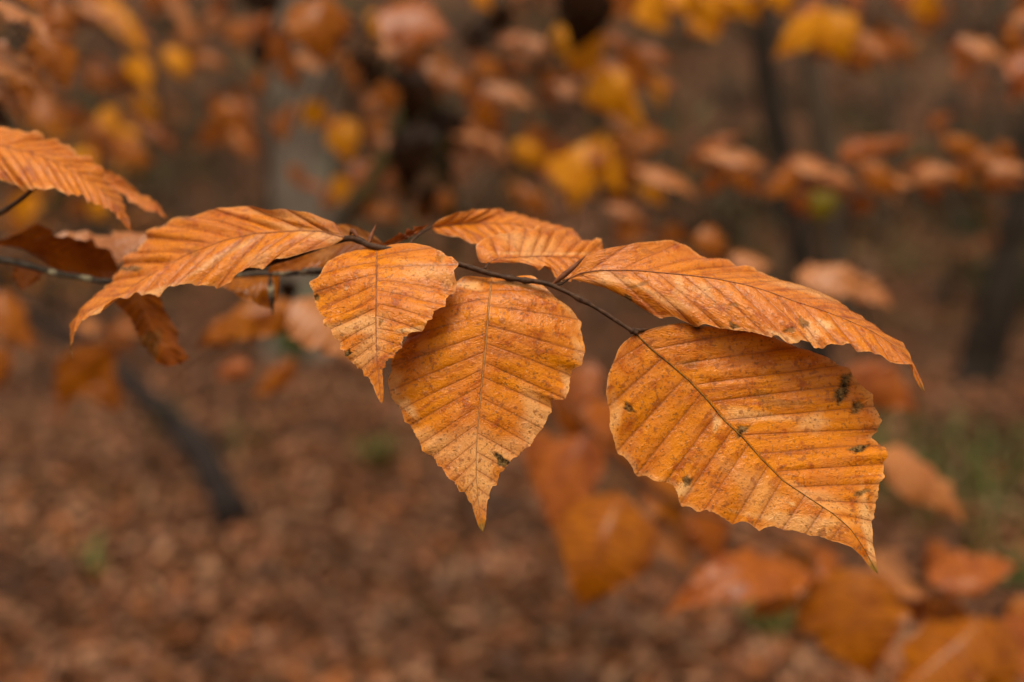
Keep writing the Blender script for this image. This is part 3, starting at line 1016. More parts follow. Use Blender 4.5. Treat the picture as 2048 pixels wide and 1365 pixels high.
traced_leaf(hb, mid, upr, low, [(0, .366), (.3, .363), (1, .349)], [(0, .004), (.4, .009), (.8, .004), (1, 0)], [(0, 0), (.5, -.003), (1, 0)], 'hero',
            nv=14, pleat=.00075, bulge=.02, wave=.0011, pl=.50, pr_=.74, seed=33, rib='rib_dark', rib_r=.00034, up=(0, -1, .5), teeth=.0009,
            label="broad right leaf with a dark midrib and several black torn spots", olive_from=.94,
            marks=[(1690, 765, 17, 9, -55, 0, 1.0), (1684, 786, 18, 8, -35, 0, 1.0), (1677, 800, 9, 6, -60, 0, .9), (1714, 815, 12, 9, -20, 0, .9), (1719, 898, 16, 6, -25, 0, 1.0), (1722, 986, 13, 5, -15, 0, .85),
                   (1258, 817, 11, 6, 20, 0, .9), (1374, 963, 7, 10, 20, 0, .9), (1483, 861, 11, 8, 0, 0, .95), (1523, 797, 20, 8, 40, 0, .45), (1560, 806, 30, 9, 5, 0, .45), (1380, 727, 20, 5, -10, 0, .5),
                   (1393, 655, 8, 5, 0, 0, 1.0), (1330, 650, 18, 5, -5, 0, .6), (1434, 845, 9, 11, -40, 1, 1.0), (1367, 978, 13, 20, 20, 1, 1.0), (1500, 832, 50, 12, -3, 1, .7), (1625, 845, 30, 16, -30, 1, .6),
                   (1520, 990, 60, 36, 30, 1, .4), (1590, 1045, 100, 16, 12, 1, .7), (1738, 1060, 12, 70, -5, 1, .9), (1229, 835, 14, 30, 10, 1, .6), (1640, 1000, 60, 16, 30, 1, .5), (1585, 1008, 5, 4, 0, 1, 1)])

# leaf 4 : long leaf above it, seen along its upper side
mid = [(1138, 558), (1158, 547), (1197, 541), (1267, 541), (1322, 546), (1377, 551), (1432, 558), (1494, 571), (1541, 585), (1588, 603), (1635, 618), (1689, 638), (1744, 663), (1791, 694), (1822, 729), (1832, 749), (1851, 788)]
upr = [(1150, 544), (1170, 511), (1209, 498), (1252, 491), (1275, 485), (1314, 483), (1346, 480), (1377, 491), (1396, 507), (1420, 514), (1439, 512), (1459, 520), (1471, 536), (1502, 544), (1549, 558), (1619, 573), (1658, 591), (1705, 616), (1736, 640), (1775, 667), (1803, 694), (1818, 718), (1830, 731), (1845, 765)]
low = [(1150, 561), (1170, 562), (1182, 571), (1201, 573), (1217, 579), (1236, 589), (1256, 597), (1283, 616), (1318, 636), (1349, 634), (1381, 645), (1398, 655), (1412, 650), (1467, 662), (1490, 661), (1514, 669), (1541, 673), (1557, 671), (1576, 683), (1596, 686), (1603, 679), (1621, 681), (1625, 698), (1646, 694), (1685, 690), (1717, 705), (1744, 703), (1775, 720), (1803, 728), (1822, 731), (1828, 749), (1838, 772)]
traced_leaf(hb, mid, upr, low, [(0, .371), (.3, .368), (.7, .362), (1, .355)], [(0, .008), (.4, .020), (.8, .010), (1, 0)], [(0, -.004), (.4, -.012), (.8, -.006), (1, 0)], 'sheen',
            nv=16, pleat=.00055, bulge=.03, wave=.0014, seed=44, rib='rib_red', rib_r=.0003, up=(0, -.3, 1), teeth=.0009,
            label="long leaf arching to the right above the broad right leaf", olive_from=.955,
            petiole=[(1107, 570, .371), (1122, 568, .371), (1138, 558, .371)],
            marks=[(1257, 597, 7, 5, 30, 0, .9), (1467, 653, 7, 6, 0, 0, .9), (1607, 645, 14, 5, 45, 0, .7), (1580, 661, 9, 5, 10, 0, .8), (1468, 610, 7, 4, 0, 0, .6), (1280, 570, 16, 4, -20, 0, .5), (1570, 677, 30, 7, 12, 1, .9),
                   (1330, 600, 60, 8, 30, 1, .5), (1410, 582, 12, 18, -30, 1, .6), (1360, 577, 10, 20, -30, 1, .5), (1620, 580, 50, 12, 20, 1, .5), (1650, 650, 14, 10, 20, 1, .9), (1622, 665, 12, 22, -40, 1, .7), (1230, 560, 50, 9, 10, 1, .6)])

# leaf at the left, arching away to a hooked tip
mid = [(690, 476), (644, 463), (600, 462), (565, 464), (515, 467), (449, 481), (409, 496), (372, 510), (332, 533), (286, 559), (243, 589), (183, 619), (153, 636), (142, 664), (147, 722)]
upr = [(684, 455), (671, 445), (648, 438), (618, 425), (598, 423), (565, 417), (542, 419), (508, 413), (485, 413), (452, 419), (392, 430), (372, 425), (352, 431), (332, 443), (312, 453), (293, 466), (287, 496), (281, 512), (247, 518), (235, 543), (223, 566), (190, 582), (166, 596), (155, 616), (137, 652), (139, 692)]
low = [(680, 488), (671, 490), (648, 496), (618, 503), (571, 518), (551, 519), (528, 536), (492, 533), (475, 544), (459, 562), (435, 569), (409, 573), (385, 564), (359, 569), (332, 584), (312, 588), (286, 581), (266, 587), (243, 599), (226, 611), (210, 622), (180, 635), (160, 637), (148, 664), (143.5, 699)]
traced_leaf(hb, mid, upr, low, [(0, .381), (.2, .388), (.6, .394), (1, .392)], [(0, .01), (.4, .024), (.8, .012), (1, 0)], [(0, -.005), (.4, -.012), (.8, -.005), (1, 0)], 'sheen',
            nv=15, pleat=.0014, bulge=.03, wave=.0026, seed=55, rib='rib_red', rib_r=.00028, up=(0, -.3, 1), teeth=.0009,
            label="wavy left leaf arching down to a thin hooked tip", olive_from=.9,
            petiole=[(745, 493, .377), (718, 486, .379), (690, 476, .381)],
            marks=[(325, 443, 16, 6, -30, 0, .9), (356, 432, 12, 6, 10, 0, .7), (262, 538, 18, 5, 5, 0, .8), (385, 502, 14, 6, -25, 0, .35), (640, 470, 60, 14, 10, 1, .5), (440, 515, 60, 7, -30, 1, .5), (520, 520, 12, 30, 40, 1, .4), (330, 583, 70, 8, -8, 1, .8), (560, 430, 90, 8, 5, 1, .4), (215, 622, 40, 9, -20, 1, .6)])

# the two coppery leaves behind the middle
mid = [(977, 527), (985, 521), (1000, 517), (1040, 515), (1090, 513), (1150, 516), (1200, 526), (1250, 552)]
upr = [(962, 530), (954, 512), (951, 493), (968, 479), (1000, 465), (1040, 456), (1090, 457), (1140, 466), (1165, 478), (1190, 481), (1208, 491), (1228, 508), (1244, 535)]
low = [(985, 527), (1000, 526), (1030, 526), (1058, 530), (1070, 538), (1100, 541), (1125, 554), (1150, 558), (1200, 560), (1235, 562)]
traced_leaf(hb, mid, upr, low, [(0, .379), (.3, .386), (1, .394)], [(0, .008), (.35, .022), (.8, .012), (1, 0)], [(0, -.002), (.4, -.008), (1, 0)], 'sheen',
            nv=13, pleat=.0016, bulge=.05, wave=.0018, seed=66, rib='rib_red', rib_r=.00028, up=(0, -.3, 1), NS=200, nt_=36, teeth=.0009,
            label="coppery leaf behind the middle of the twig, partly hidden by the long right leaf",
            petiole=[(970, 538, .375), (974, 532, .377), (977, 527, .379)], marks=[(1060, 490, 60, 20, 5, 1, .5), (1080, 508, 80, 4, 0, 1, .6)])
mid = [(862, 456), (905, 450), (960, 447), (1020, 448), (1080, 456), (1130, 469), (1168, 488)]
upr = [(868, 446), (890, 433), (915, 424), (956, 419), (1003, 418), (1020, 424), (1050, 427), (1075, 436), (1091, 444), (1112, 449), (1138, 453), (1152, 463)]
low = [(866, 466), (900, 472), (918, 474), (930, 482), (945, 488), (970, 494), (1010, 500), (1060, 503), (1110, 500), (1145, 494)]
traced_leaf(hb, mid, upr, low, [(0, .398), (.3, .415), (1, .42)], [(0, .006), (.4, .016), (1, 0)], [(0, -.002), (.4, -.008), (1, 0)], 'sheen',
            nv=13, pleat=.0010, bulge=.06, wave=.0016, seed=77, rib='rib_red', up=(0, -.3, 1), NS=180, nt_=30, teeth=.0009,
            label="coppery leaf farther back above the middle of the twig",
            petiole=[(815, 500, .377), (826, 480, .385), (845, 465, .392), (864, 455, .398)])
# reddish narrow leaf end between them
traced_leaf(hb, [(758, 492), (790, 482), (830, 464), (858, 449)], [(775, 482), (815, 464)], [(790, 489), (835, 468)], [(0, .384), (1, .40)], [(0, 0), (1, 0)], [(0, .003), (1, 0)], 'russet', NS=50, nt_=10, nv=6, pleat=.0004, seed=71, label="narrow reddish leaf seen edge on beside the bud")

# leaves behind the left leaf
mid = [(772, 492), (735, 483), (690, 488), (640, 508), (590, 528), (535, 545)]
upr = [(745, 468), (700, 449), (660, 450), (610, 470), (560, 505)]
low = [(745, 499), (715, 505), (690, 518), (650, 532), (600, 541), (565, 545)]
traced_leaf(hb, mid, upr, low, [(0, .41), (1, .425)], [(0, 0), (.4, .012), (1, 0)], [(0, 0), (.4, -.004), (1, 0)], 'orange', NS=110, nt_=24, nv=13, pleat=.0008, seed=81, up=(0, -.3, 1),
            label="orange leaf mostly hidden behind the wavy left leaf", marks=[(725, 470, 45, 25, 10, 1, .9), (665, 510, 28, 25, 0, 1, .7)])
mid = [(-30, 484), (30, 488), (80, 495), (130, 510), (180, 527), (238, 545)]
upr = [(0, 480), (36, 476), (50, 457), (80, 446), (107, 462), (112, 475), (150, 476), (184, 482), (219, 505), (234, 530)]
low = [(0, 492), (40, 498), (72, 508), (95, 530), (112, 540), (150, 552), (200, 560), (225, 558)]
traced_leaf(hb, mid, upr, low, [(0, .455), (1, .465)], [(0, 0), (.4, -.012), (1, 0)], [(0, 0), (.4, .006), (1, 0)], 'brown', NS=110, nt_=24, nv=13, pleat=.0006, seed=91, up=(0, .3, 1),
            label="dark red brown leaf showing its underside above the old twig")
traced_leaf(hb, [(120, 545), (180, 515), (240, 490), (300, 468)], [(108, 500), (112, 470), (128, 462), (150, 466), (170, 462), (195, 470), (235, 465), (284, 466)], [(180, 545), (240, 530), (282, 508)],
            [(0, .475), (1, .485)], [(0, 0), (.4, .012), (1, 0)], [(0, 0), (.4, -.004), (1, 0)], 'tan', NS=100, nt_=20, nv=12, pleat=.0005, seed=92, up=(0, -.3, 1), label="pale tan leaf behind the dark red brown leaf")
traced_leaf(hb, [(275, 555), (280, 600), (300, 650), (325, 695), (345, 732)], [(245, 570), (229, 605), (250, 622), (264, 640), (286, 690), (309, 724), (330, 733)], [(310, 570), (322, 595), (329, 620), (354, 660), (359, 690), (381, 714), (365, 726)],
            [(0, .452), (1, .445)], [(0, 0), (.4, .006), (1, 0)], [(0, 0), (.4, .01), (1, 0)], 'brown', NS=110, nt_=20, nv=12, pleat=.0008, seed=93, up=(0, -1, .3), label="red brown leaf hanging down under the wavy left leaf",
            marks=[(300, 690, 14, 28, -25, 0, .6)])
traced_leaf(hb, [(60, 535), (55, 555), (45, 582)], [(30, 535), (24, 545), (32, 568)], [(88, 545), (80, 558), (60, 572)], [(0, .452), (1, .448)], [(0, 0), (1, 0)], [(0, 0), (1, 0)], 'brown', NS=50, nt_=12, nv=7, pleat=.0005, seed=94, up=(0, -1, .3), label="small brown leaf under the old twig")
traced_leaf(hb, [(560, 550), (520, 566), (480, 572), (425, 562)], [(540, 548), (500, 550), (460, 552)], [(556, 600), (538, 617), (500, 604), (460, 580)], [(0, .445), (1, .445)], [(0, 0), (.4, .01), (1, 0)], [(0, 0), (.4, -.006), (1, 0)], 'orange', NS=90, nt_=16, nv=10, pleat=.0006, seed=95, up=(0, -.3, 1), label="orange leaf below the old twig, left of the small narrow leaf")

# ------------------------------------------------------------------ other branches
def branch(label, rows, r0, r1, leaves, seed=1, mat='twig', side=(), name="beech_branch", group=None):
    """rows: (px, py, D) of the twig; leaves: (bx, by, tx, ty, width, D, dD, phi, material)"""
    r0_ = np.asarray(rows, float)
    t = thing(name, label, "branch", unproj(*r0_[0]), group)
    V, F = tube(pix_path(rows, 40), np.linspace(r0, r1, 40), 8, 0.1, seed)
    link_mesh("twig", V, F, M[mat], t)
    tp = pix_path(rows, 200)
    qx, qy = proj(tp)
    qd = (tp - CAM) @ FW
    rc = np.random.default_rng(seed + 900)
    for k in range(4 if r0_[0][2] > 1.1 else 2):
        i = rc.integers(40, 180)
        p0 = tp[i]
        d = (tp[min(199, i + 20)] - tp[i - 20])
        d /= np.linalg.norm(d)
        d = d + rc.normal(0, 0.55, 3)
        d /= np.linalg.norm(d)
        L = 0.11 * r0_[0][2] * rc.uniform(0.8, 1.6)
        V, F = tube(spline([p0, p0 + d * L * 0.5 + rc.normal(0, .01, 3), p0 + d * L - np.array([0, 0, .12 * L])], 12), np.linspace(r0 * 0.6, r1 * 0.5, 12), 6, .1, k)
        link_mesh("side_twig", V, F, M[mat], t)
    extra = []
    for lf in list(leaves) * 2:
        if lf[5] > 1.15 and rc.random() < 0.8:
            bx, by, tx, ty, wpx, D = lf[:6]
            a = rc.uniform(-0.9, 0.9)
            vx, vy = (tx - bx), (ty - by)
            q = rc.uniform(0.6, 1.0)
            nx, ny = q * (vx * math.cos(a) - vy * math.sin(a)), q * (vx * math.sin(a) + vy * math.cos(a))
            ox, oy = rc.uniform(-45, 45), rc.uniform(-35, 35)
            mt = {'gold': ['gold', 'orange', 'russet'], 'orange': ['russet', 'orange', 'brown'], 'tan': ['brown', 'orange', 'brown'], 'dark': ['dark', 'dark', 'brown']}.get(lf[8], ['orange', 'brown', 'russet'])[rc.integers(0, 3)]
            extra.append((bx + ox, by + oy, bx + ox + nx, by + oy + ny, wpx * rc.uniform(.7, 1.0), D + rc.uniform(0.03, 0.22), rc.uniform(-.02, .02), rc.uniform(0, 55), mt))
    for k, lf in enumerate(list(leaves) + extra):
        bx, by, tx, ty, wpx, D, dD, phi, mt = lf[:9]
        simple_leaf(t, (bx, by, D), (tx, ty, D + dD), wpx * (0.72 if mt == 'tan' and D > 1.1 else 1.0), mt, phi=phi, seed=seed * 100 + k)
        i = int(np.argmin((qx - bx) ** 2 + (qy - by) ** 2 + (400 * (qd - D)) ** 2))
        b = unproj(bx, by, D)
        if np.linalg.norm(tp[i] - b) > 0.003:
            md = (tp[i] + b) / 2 + np.array([0, 0, 0.1]) * np.linalg.norm(tp[i] - b)
            V, F = tube(spline([tp[i], md, b], 8), 0.0009 + 0.0006 * (D > 1.15), 5)
            link_mesh("stalk", V, F, M[mat], t)
    return t


# upper left branch with the wavy leaf
ub = thing("beech_branch", "branch entering at the left edge with one wavy copper leaf in half focus", "branch", unproj(-150, 470, .43))
V, F = tube(pix_path([(-900, 560, .46), (-150, 470, .43), (-60, 450, .43), (0, 427, .43), (29, 409, .43), (59, 386, .431), (80, 360, .438)], 30), np.linspace(.0013, .0008, 30), 8, .1, 2)
link_mesh("twig", V, F, M['twig'], ub)
mid = [(-140, 300), (-60, 290), (0, 291), (80, 311), (150, 345), (205, 382), (240, 420), (263, 463)]
upr = [(-110, 262), (-50, 252), (0, 257), (12, 258), (39, 261), (62, 267), (84, 275), (96, 284), (117, 286), (137, 298), (152, 312), (182, 321), (181, 333), (197, 339), (215, 357), (230, 382), (246, 405), (253, 425)]
low = [(-110, 330), (-50, 352), (0, 359), (20, 364), (43, 376), (64, 382), (84, 384), (117, 382), (141, 394), (166, 400), (195, 409), (215, 417), (234, 431), (254, 456)]
traced_leaf(ub, mid, upr, low, [(0, .425), (1, .425)], [(0, .01), (.4, .022), (.8, .01), (1, 0)], [(0, -.004), (.4, -.012), (1, 0)], 'sheen', nv=17, pleat=.0015, bulge=.03, wave=.0018, seed=101, NS=220, nt_=36,
            rib='rib_red', up=(0, -.3, 1), teeth=.0009, label="wavy copper leaf cut by the left edge")
mid = [(170, 335), (215, 360), (260, 388), (300, 412), (334, 438)]
traced_leaf(ub, mid, [(195, 337), (225, 345), (254, 361), (273, 388), (312, 405), (324, 422)], [(190, 360), (238, 388), (273, 409), (312, 426)], [(0, .45), (1, .455)], [(0, 0), (.4, .012), (1, 0)], [(0, 0), (.4, -.006), (1, 0)], 'sheen', NS=100, nt_=20, nv=12, pleat=.0008, seed=102, up=(0, -.3, 1), label="copper leaf just behind the wavy one")

Q = 0.62
branch("blurred tan and brown leaves in the top left corner", [(-160, -40, .66), (-60, 0, .66), (20, 40, .66), (60, 80, .68)], .0016, .0010, [
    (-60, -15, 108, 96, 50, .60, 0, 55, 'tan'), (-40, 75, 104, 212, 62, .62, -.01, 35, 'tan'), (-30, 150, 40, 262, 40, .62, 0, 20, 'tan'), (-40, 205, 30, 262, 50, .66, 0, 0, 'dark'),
    (70, 60, 135, 185, 88, .74, 0, 10, 'orange'), (20, 105, 70, 220, 60, .70, 0, 0, 'orange'), (40, -30, 110, 40, 60, .7, 0, 30, 'orange')], seed=3)

branch("slim branch of small golden leaves at upper left, before the hillside", [(60, -30, 1.55), (180, 40, 1.55), (290, 130, 1.56), (330, 240, 1.6), (300, 330, 1.6), (180, 400, 1.6)], .004, .0015, [
    (150, 5, 262, 112, 36, 1.5, 0, 50, 'tan'), (200, 0, 305, 118, 46, 1.55, 0, 20, 'gold'), (98, 0, 140, 66, 50, 1.4, 0, 0, 'orange'), (262, 115, 296, 190, 48, 1.5, 0, 0, 'gold'),
    (170, 130, 225, 190, 46, 1.6, 0, 10, 'orange'), (275, 180, 322, 255, 44, 1.6, 0, 10, 'gold'), (205, 215, 262, 290, 44, 1.6, 0, 10, 'gold'), (225, 280, 312, 330, 60, 1.5, 0, 10, 'orange'),
    (255, 250, 285, 345, 44, 1.55, 0, 0, 'gold'), (180, 260, 210, 330, 46, 1.6, 0, 0, 'orange'), (150, 300, 185, 370, 50, 1.5, 0, 0, 'gold'), (70, 390, 35, 450, 50, 1.5, 0, 0, 'gold'), (190, 395, 210, 445, 40, 1.55, 0, 0, 'gold'),
    (60, 200, 120, 260, 70, 1.3, 0, 0, 'orange'), (110, 215, 90, 280, 50, 1.5, 0, 0, 'gold')], seed=4)

branch("faint branch with a few orange leaves left of the thick grey beech", [(330, -40, 2.0), (360, 80, 2.0), (420, 150, 2.0), (470, 230, 2.0)], .004, .0015, [
    (330, 95, 372, 168, 46, 1.9, 0, 0, 'gold'), (372, 105, 462, 140, 34, 2.0, 0, 20, 'orange'), (440, 200, 470, 262, 56, 1.9, 0, 0, 'orange'), (455, 240, 385, 292, 46, 1.9, 0, 0, 'orange'), (462, 240, 530, 302, 50, 1.9, 0, 0, 'orange'),
    (330, -20, 385, 90, 50, 1.8, 0, 40, 'tan'), (470, 40, 490, 110, 40, 2.0, 0, 0, 'orange'), (430, 20, 400, 70, 40, 2.0, 0, 0, 'tan'), (480, 200, 500, 262, 40, 2.0, 0, 0, 'brown')], seed=5)

branch("top centre branch with one big rust leaf before the grey beech", [(560, -60, 1.2), (640, 0, 1.2), (720, 60, 1.22), (800, 90, 1.25), (900, 120, 1.3)], .0035, .0015, [
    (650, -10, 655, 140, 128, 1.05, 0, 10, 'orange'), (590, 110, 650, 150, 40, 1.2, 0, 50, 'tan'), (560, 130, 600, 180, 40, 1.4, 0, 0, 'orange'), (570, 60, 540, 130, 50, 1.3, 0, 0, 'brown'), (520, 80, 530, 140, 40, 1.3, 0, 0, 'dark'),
    (740, 20, 750, 100, 34, 1.4, 0, 0, 'gold'), (755, 30, 905, 75, 90, 1.15, 0, 45, 'russet'), (760, 90, 835, 120, 70, 1.2, 0, 30, 'tan'), (770, 160, 772, 240, 46, 1.4, 0, 0, 'orange'), (690, 235, 702, 330, 72, 1.4, 0, 0, 'gold'),
    (680, 350, 680, 412, 44, 1.5, 0, 0, 'gold'), (560, 235, 562, 290, 36, 1.5, 0, 0, 'orange'), (950, -30, 985, 25, 40, 1.4, 0, 0, 'gold'), (850, 120, 880, 190, 44, 1.3, 0, 20, 'tan'), (530, -20, 560, 30, 60, 1.3, 0, 0, 'dark'), (700, 130, 720, 190, 40, 1.4, 0, 0, 'orange'), (580, 330, 600, 380, 30, 1.6, 0, 0, 'orange')], seed=6)

branch("drooping mossy branch with leaves painted blackish as shade right of the grey beech", [(770, -80, 1.6), (815, 20, 1.6), (845, 130, 1.6), (862, 210, 1.6), (884, 285, 1.6), (890, 330, 1.6)], .022, .013, [
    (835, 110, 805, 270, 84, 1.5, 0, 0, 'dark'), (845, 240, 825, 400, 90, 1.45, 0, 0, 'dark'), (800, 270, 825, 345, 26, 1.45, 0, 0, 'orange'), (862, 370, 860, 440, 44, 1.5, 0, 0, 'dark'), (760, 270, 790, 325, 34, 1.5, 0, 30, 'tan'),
    (880, 380, 905, 425, 44, 1.5, 0, 0, 'orange'), (700, 120, 790, 175, 60, 1.6, 0, 0, 'dark'), (780, 360, 820, 400, 40, 1.6, 0, 20, 'orange'), (740, 420, 800, 450, 40, 1.5, 0, 30, 'orange'), (760, 330, 740, 380, 40, 1.6, 0, 0, 'brown')], seed=7, mat='moss_bark')

branch("long slanting branch with bright golden leaves right of centre", [(850, 60, 1.5), (980, 110, 1.5), (1090, 160, 1.5), (1200, 240, 1.5), (1290, 320, 1.5), (1400, 430, 1.5)], .004, .0015, [
    (935, 55, 985, 100, 60, 1.5, 0, 0, 'dark'), (960, 105, 1005, 160, 56, 1.5, 0, 0, 'orange'), (1050, 75, 1110, 118, 50, 1.5, 0, 30, 'tan'), (1150, 70, 1195, 155, 88, 1.4, 0, 0, 'gold'), (1190, 145, 1255, 240, 100, 1.4, 0, 0, 'gold'),
    (1245, 95, 1335, 182, 40, 1.5, 0, 10, 'orange'), (1175, -60, 1140, 112, 120, 1.35, 0, 0, 'dark'), (1160, -50, 1175, 80, 90, 1.33, 0, 0, 'dark'), (1230, 120, 1240, 160, 50, 1.6, 0, 0, 'brown'), (1110, 80, 1150, 110, 60, 1.5, 0, 0, 'dark'),
    (860, 140, 960, 185, 40, 1.5, 0, 30, 'orange'), (960, 165, 1080, 225, 36, 1.5, 0, 50, 'tan'), (950, 205, 1005, 262, 56, 1.5, 0, 0, 'orange'), (1080, 140, 1140, 195, 46, 1.5, 0, 0, 'orange'), (1100, 160, 1180, 200, 44, 1.5, 0, 40, 'tan'),
    (900, 270, 1025, 345, 36, 1.5, 0, 50, 'tan'), (1025, 285, 1110, 340, 50, 1.5, 0, 0, 'gold'), (1185, 280, 1150, 430, 90, 1.4, 0, 0, 'gold'), (1200, 270, 1250, 390, 66, 1.4, 0, 0, 'gold'), (1095, 320, 1200, 400, 60, 1.4, 0, 0, 'gold'),
    (1205, 300, 1185, 360, 46, 1.35, 0, 0, 'orange'), (1240, 330, 1290, 350, 50, 1.4, 0, 0, 'orange'), (1030, 365, 1110, 440, 38, 1.5, 0, 0, 'orange'), (1215, 225, 1262, 310, 34, 1.4, 0, 40, 'tan'), (1265, 335, 1405, 405, 46, 1.3, 0, 55, 'tan'),
    (1250, 180, 1300, 270, 40, 1.5, 0, 0, 'gold'), (1290, 370, 1330, 415, 34, 1.4, 0, 0, 'gold'), (1210, 410, 1290, 455, 40, 1.4, 0, 40, 'tan'), (1230, 440, 1300, 480, 40, 1.4, 0, 0, 'orange'), (1330, 450, 1390, 480, 30, 1.5, 0, 0, 'orange'), (1400, 480, 1460, 515, 40, 1.5, 0, 0, 'brown'),
    (1270, 240, 1320, 300, 46, 1.6, 0, 30, 'tan')], seed=8)
branch("golden leaves hanging from the top edge, left of the dark leaning tree", [(1230, -60, 1.4), (1330, -10, 1.4), (1420, 0, 1.4), (1500, 5, 1.42)], .003, .0015, [
    (1290, -20, 1345, 68, 70, 1.4, 0, 0, 'gold'), (1390, -10, 1435, 82, 60, 1.4, 0, 0, 'gold'), (1425, -10, 1512, 45, 52, 1.4, 0, 0, 'gold'), (1350, -30, 1380, 40, 66, 1.4, 0, 0, 'gold'), (1250, -30, 1280, 30, 50, 1.5, 0, 0, 'brown'), (1550, -30, 1575, 35, 60, 1.4, 0, 0, 'gold')], seed=9)
branch("bright yellow gold leaf cluster at the top, right of the dark leaning tree", [(1700, -60, 1.35), (1690, 0, 1.35), (1660, 40, 1.35), (1600, 60, 1.36)], .003, .0014, [
    (1640, 40, 1545, 118, 66, 1.3, 0, 0, 'gold'), (1660, 25, 1605, 70, 70, 1.3, 0, 0, 'gold'), (1665, 20, 1690, 130, 90, 1.3, 0, 0, 'gold'), (1700, 60, 1752, 142, 44, 1.3, 0, 0, 'orange'), (1705, 55, 1785, 112, 40, 1.3, 0, 45, 'tan'), (1780, 75, 1820, 130, 30, 1.4, 0, 0, 'orange'), (1620, 60, 1640, 10, 40, 1.4, 0, 0, 'gold')], seed=10)
branch("rusty and tan leaves at the right edge near the top", [(2140, 20, 1.3), (2060, 40, 1.3), (1980, 60, 1.3), (1900, 60, 1.3)], .003, .0012, [
    (1915, 75, 2025, 142, 42, 1.3, 0, 50, 'tan'), (2050, 60, 1990, 100, 60, 1.3, 0, 0, 'orange'), (2060, 100, 2020, 205, 90, 1.2, 0, 0, 'russet'), (1945, 105, 1930, 150, 36, 1.4, 0, 0, 'orange'), (1845, -30, 1885, 42, 60, 1.4, 0, 0, 'gold'), (2060, 20, 2020, 70, 50, 1.3, 0, 30, 'tan')], seed=11)
branch("level row of blurred tan and orange leaves crossing the right side", [(2150, 345, 1.25), (2000, 340, 1.25), (1850, 350, 1.25), (1700, 345, 1.25), (1560, 335, 1.25), (1400, 320, 1.28)], .003, .0012, [
    (1400, 305, 1545, 342, 40, 1.25, 0, 55, 'tan'), (1600, 335, 1522, 392, 56, 1.2, 0, 0, 'orange'), (1585, 325, 1720, 372, 46, 1.2, 0, 50, 'tan'), (1690, 355, 1590, 378, 46, 1.22, 0, 10, 'russet'), (1645, 375, 1635, 450, 60, 1.25, 0, 0, 'lime'),
    (1720, 325, 1810, 385, 50, 1.2, 0, 10, 'orange'), (1825, 358, 1918, 355, 64, 1.2, -.01, 30, 'tan'), (1880, 285, 1975, 300, 36, 1.3, 0, 10, 'orange'), (1975, 295, 1955, 355, 50, 1.25, 0, 0, 'orange'), (1975, 335, 2060, 345, 40, 1.2, 0, 40, 'tan'), (1905, 335, 1945, 380, 40, 1.2, 0, 0, 'orange'),
    (1470, 345, 1500, 390, 40, 1.3, 0, 0, 'orange'), (1770, 365, 1830, 375, 34, 1.2, 0, 50, 'tan'), (1990, 285, 2040, 325, 40, 1.3, 0, 10, 'orange'), (1700, 390, 1750, 420, 30, 1.3, 0, 0, 'brown'), (1440, 355, 1400, 385, 40, 1.3, 0, 0, 'brown')], seed=12)
branch("small twig of salmon leaves behind the two right leaves", [(1380, 520, 1.0), (1500, 540, 1.0), (1620, 560, 1.0), (1720, 620, 1.0), (1760, 740, 1.0)], .002, .001, [
    (1590, 555, 1745, 580, 62, .95, 0, 40, 'tan'), (1690, 570, 1790, 622, 40, 1.0, 0, 50, 'tan'), (1690, 740, 1835, 825, 92, .95, 0, 20, 'russet'), (1460, 515, 1545, 530, 50, 1.0, 0, 40, 'tan'), (1390, 470, 1450, 510, 60, 1.0, 0, 10, 'orange')], seed=13)
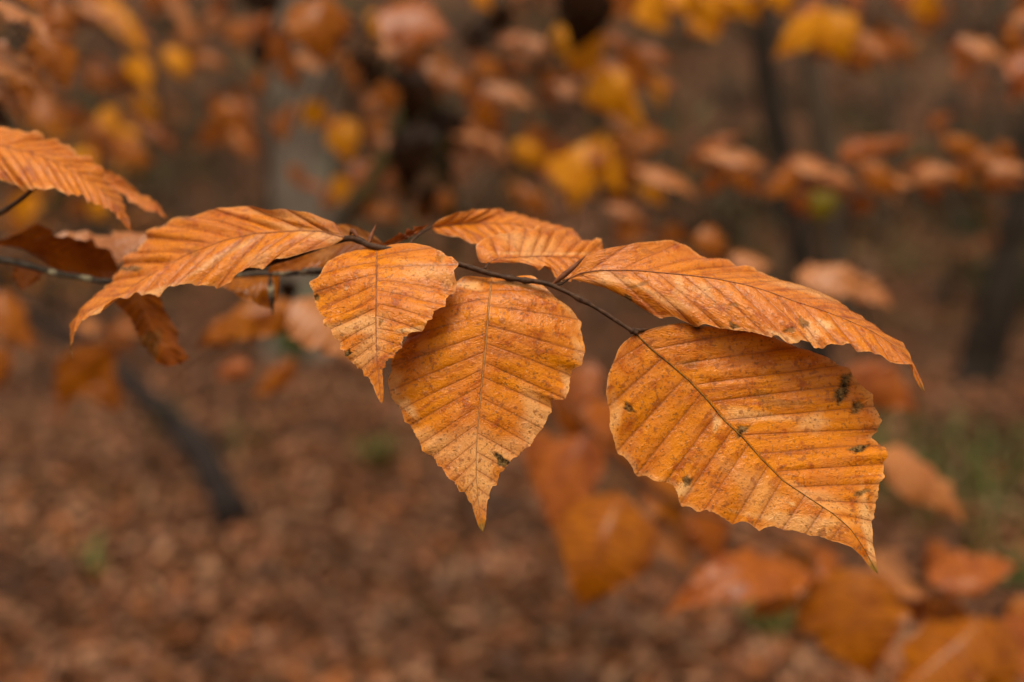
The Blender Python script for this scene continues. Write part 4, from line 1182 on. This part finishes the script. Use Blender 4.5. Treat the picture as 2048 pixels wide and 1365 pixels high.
branch("lower right branch of large blurred orange leaves", [(2160, 1190, .98), (2040, 1180, .97), (1900, 1170, .96), (1760, 1150, .95), (1640, 1120, .95), (1480, 1050, .95), (1340, 1000, .95), (1220, 900, .96), (1130, 800, .98)], .0038, .0014, [
    (1235, 860, 1340, 995, 90, .97, 0, 20, 'orange'), (1085, 860, 1060, 960, 70, 1.0, 0, 10, 'russet'), (1560, 1095, 1655, 1180, 90, .96, 0, 20, 'orange'), (1850, 1090, 1965, 1190, 80, .97, 0, 20, 'russet'), (1400, 1010, 1440, 1130, 90, .98, 0, 20, 'russet'), (1900, 1190, 1880, 1300, 90, .93, 0, 10, 'orange'), (1690, 1200, 1640, 1300, 70, .95, 0, 10, 'orange'), (2040, 1190, 2060, 1290, 90, .93, 0, 10, 'orange'), (1300, 960, 1360, 1060, 90, .96, 0, 25, 'orange'),
    (1170, 870, 1108, 1068, 140, .95, -.02, 5, 'russet'), (1175, 720, 1160, 905, 96, 1.1, 0, 20, 'russet'), (1240, 985, 1160, 1222, 196, .90, -.02, 8, 'orange'), (1330, 1010, 1370, 1150, 100, .98, 0, 40, 'tan'), (1628, 1150, 1322, 1245, 112, .88, -.02, 25, 'russet'),
    (1600, 1160, 1490, 1232, 60, .92, 0, 10, 'orange'), (1690, 1135, 1745, 1362, 205, .88, -.02, 8, 'orange'), (1850, 1160, 2040, 1130, 84, .90, 0, 30, 'russet'), (1740, 1120, 1870, 1200, 90, .96, 0, 50, 'tan'), (1960, 1240, 1780, 1400, 150, .84, -.02, 20, 'orange'),
    (1950, 1230, 1985, 1440, 150, .86, 0, 15, 'orange'), (2000, 1240, 2120, 1360, 110, .90, 0, 30, 'russet'), (1755, 900, 1930, 1052, 84, .92, 0, 40, 'tan'), (1180, 800, 1250, 960, 90, 1.0, 0, 45, 'russet'), (1270, 930, 1380, 1010, 60, 1.0, 0, 50, 'tan'), (1630, 1100, 1700, 1190, 80, .95, 0, 40, 'russet'), (1850, 1180, 1830, 1260, 60, .95, 0, 20, 'russet')], seed=14)
branch("blurred orange leaves below the old twig at far left", [(-140, 560, 1.1), (-20, 580, 1.1), (100, 640, 1.1), (200, 720, 1.12)], .0025, .0012, [
    (-10, 580, 80, 705, 76, 1.05, 0, 10, 'orange'), (225, 690, 120, 830, 86, 1.1, 0, 10, 'orange'), (180, 740, 240, 830, 70, 1.15, 0, 10, 'orange'), (10, 690, -40, 800, 70, 1.1, 0, 10, 'orange'), (140, 640, 220, 690, 40, 1.2, 0, 40, 'tan'), (235, 640, 300, 680, 50, 1.3, 0, 10, 'orange')], seed=15)
branch("salmon and orange leaves just behind and left of the small narrow leaf", [(760, 580, .75), (680, 590, .75), (600, 610, .76), (520, 630, .78)], .0018, .001, [
    (590, 600, 720, 745, 130, .72, 0, 30, 'tan'), (620, 620, 392, 700, 80, .74, 0, 20, 'orange'), (470, 640, 400, 690, 60, .8, 0, 10, 'orange'), (590, 720, 500, 790, 46, 1.0, 0, 10, 'orange'), (560, 590, 600, 570, 40, .76, 0, 0, 'dark'), (500, 730, 430, 760, 40, 1.0, 0, 20, 'russet')], seed=16)
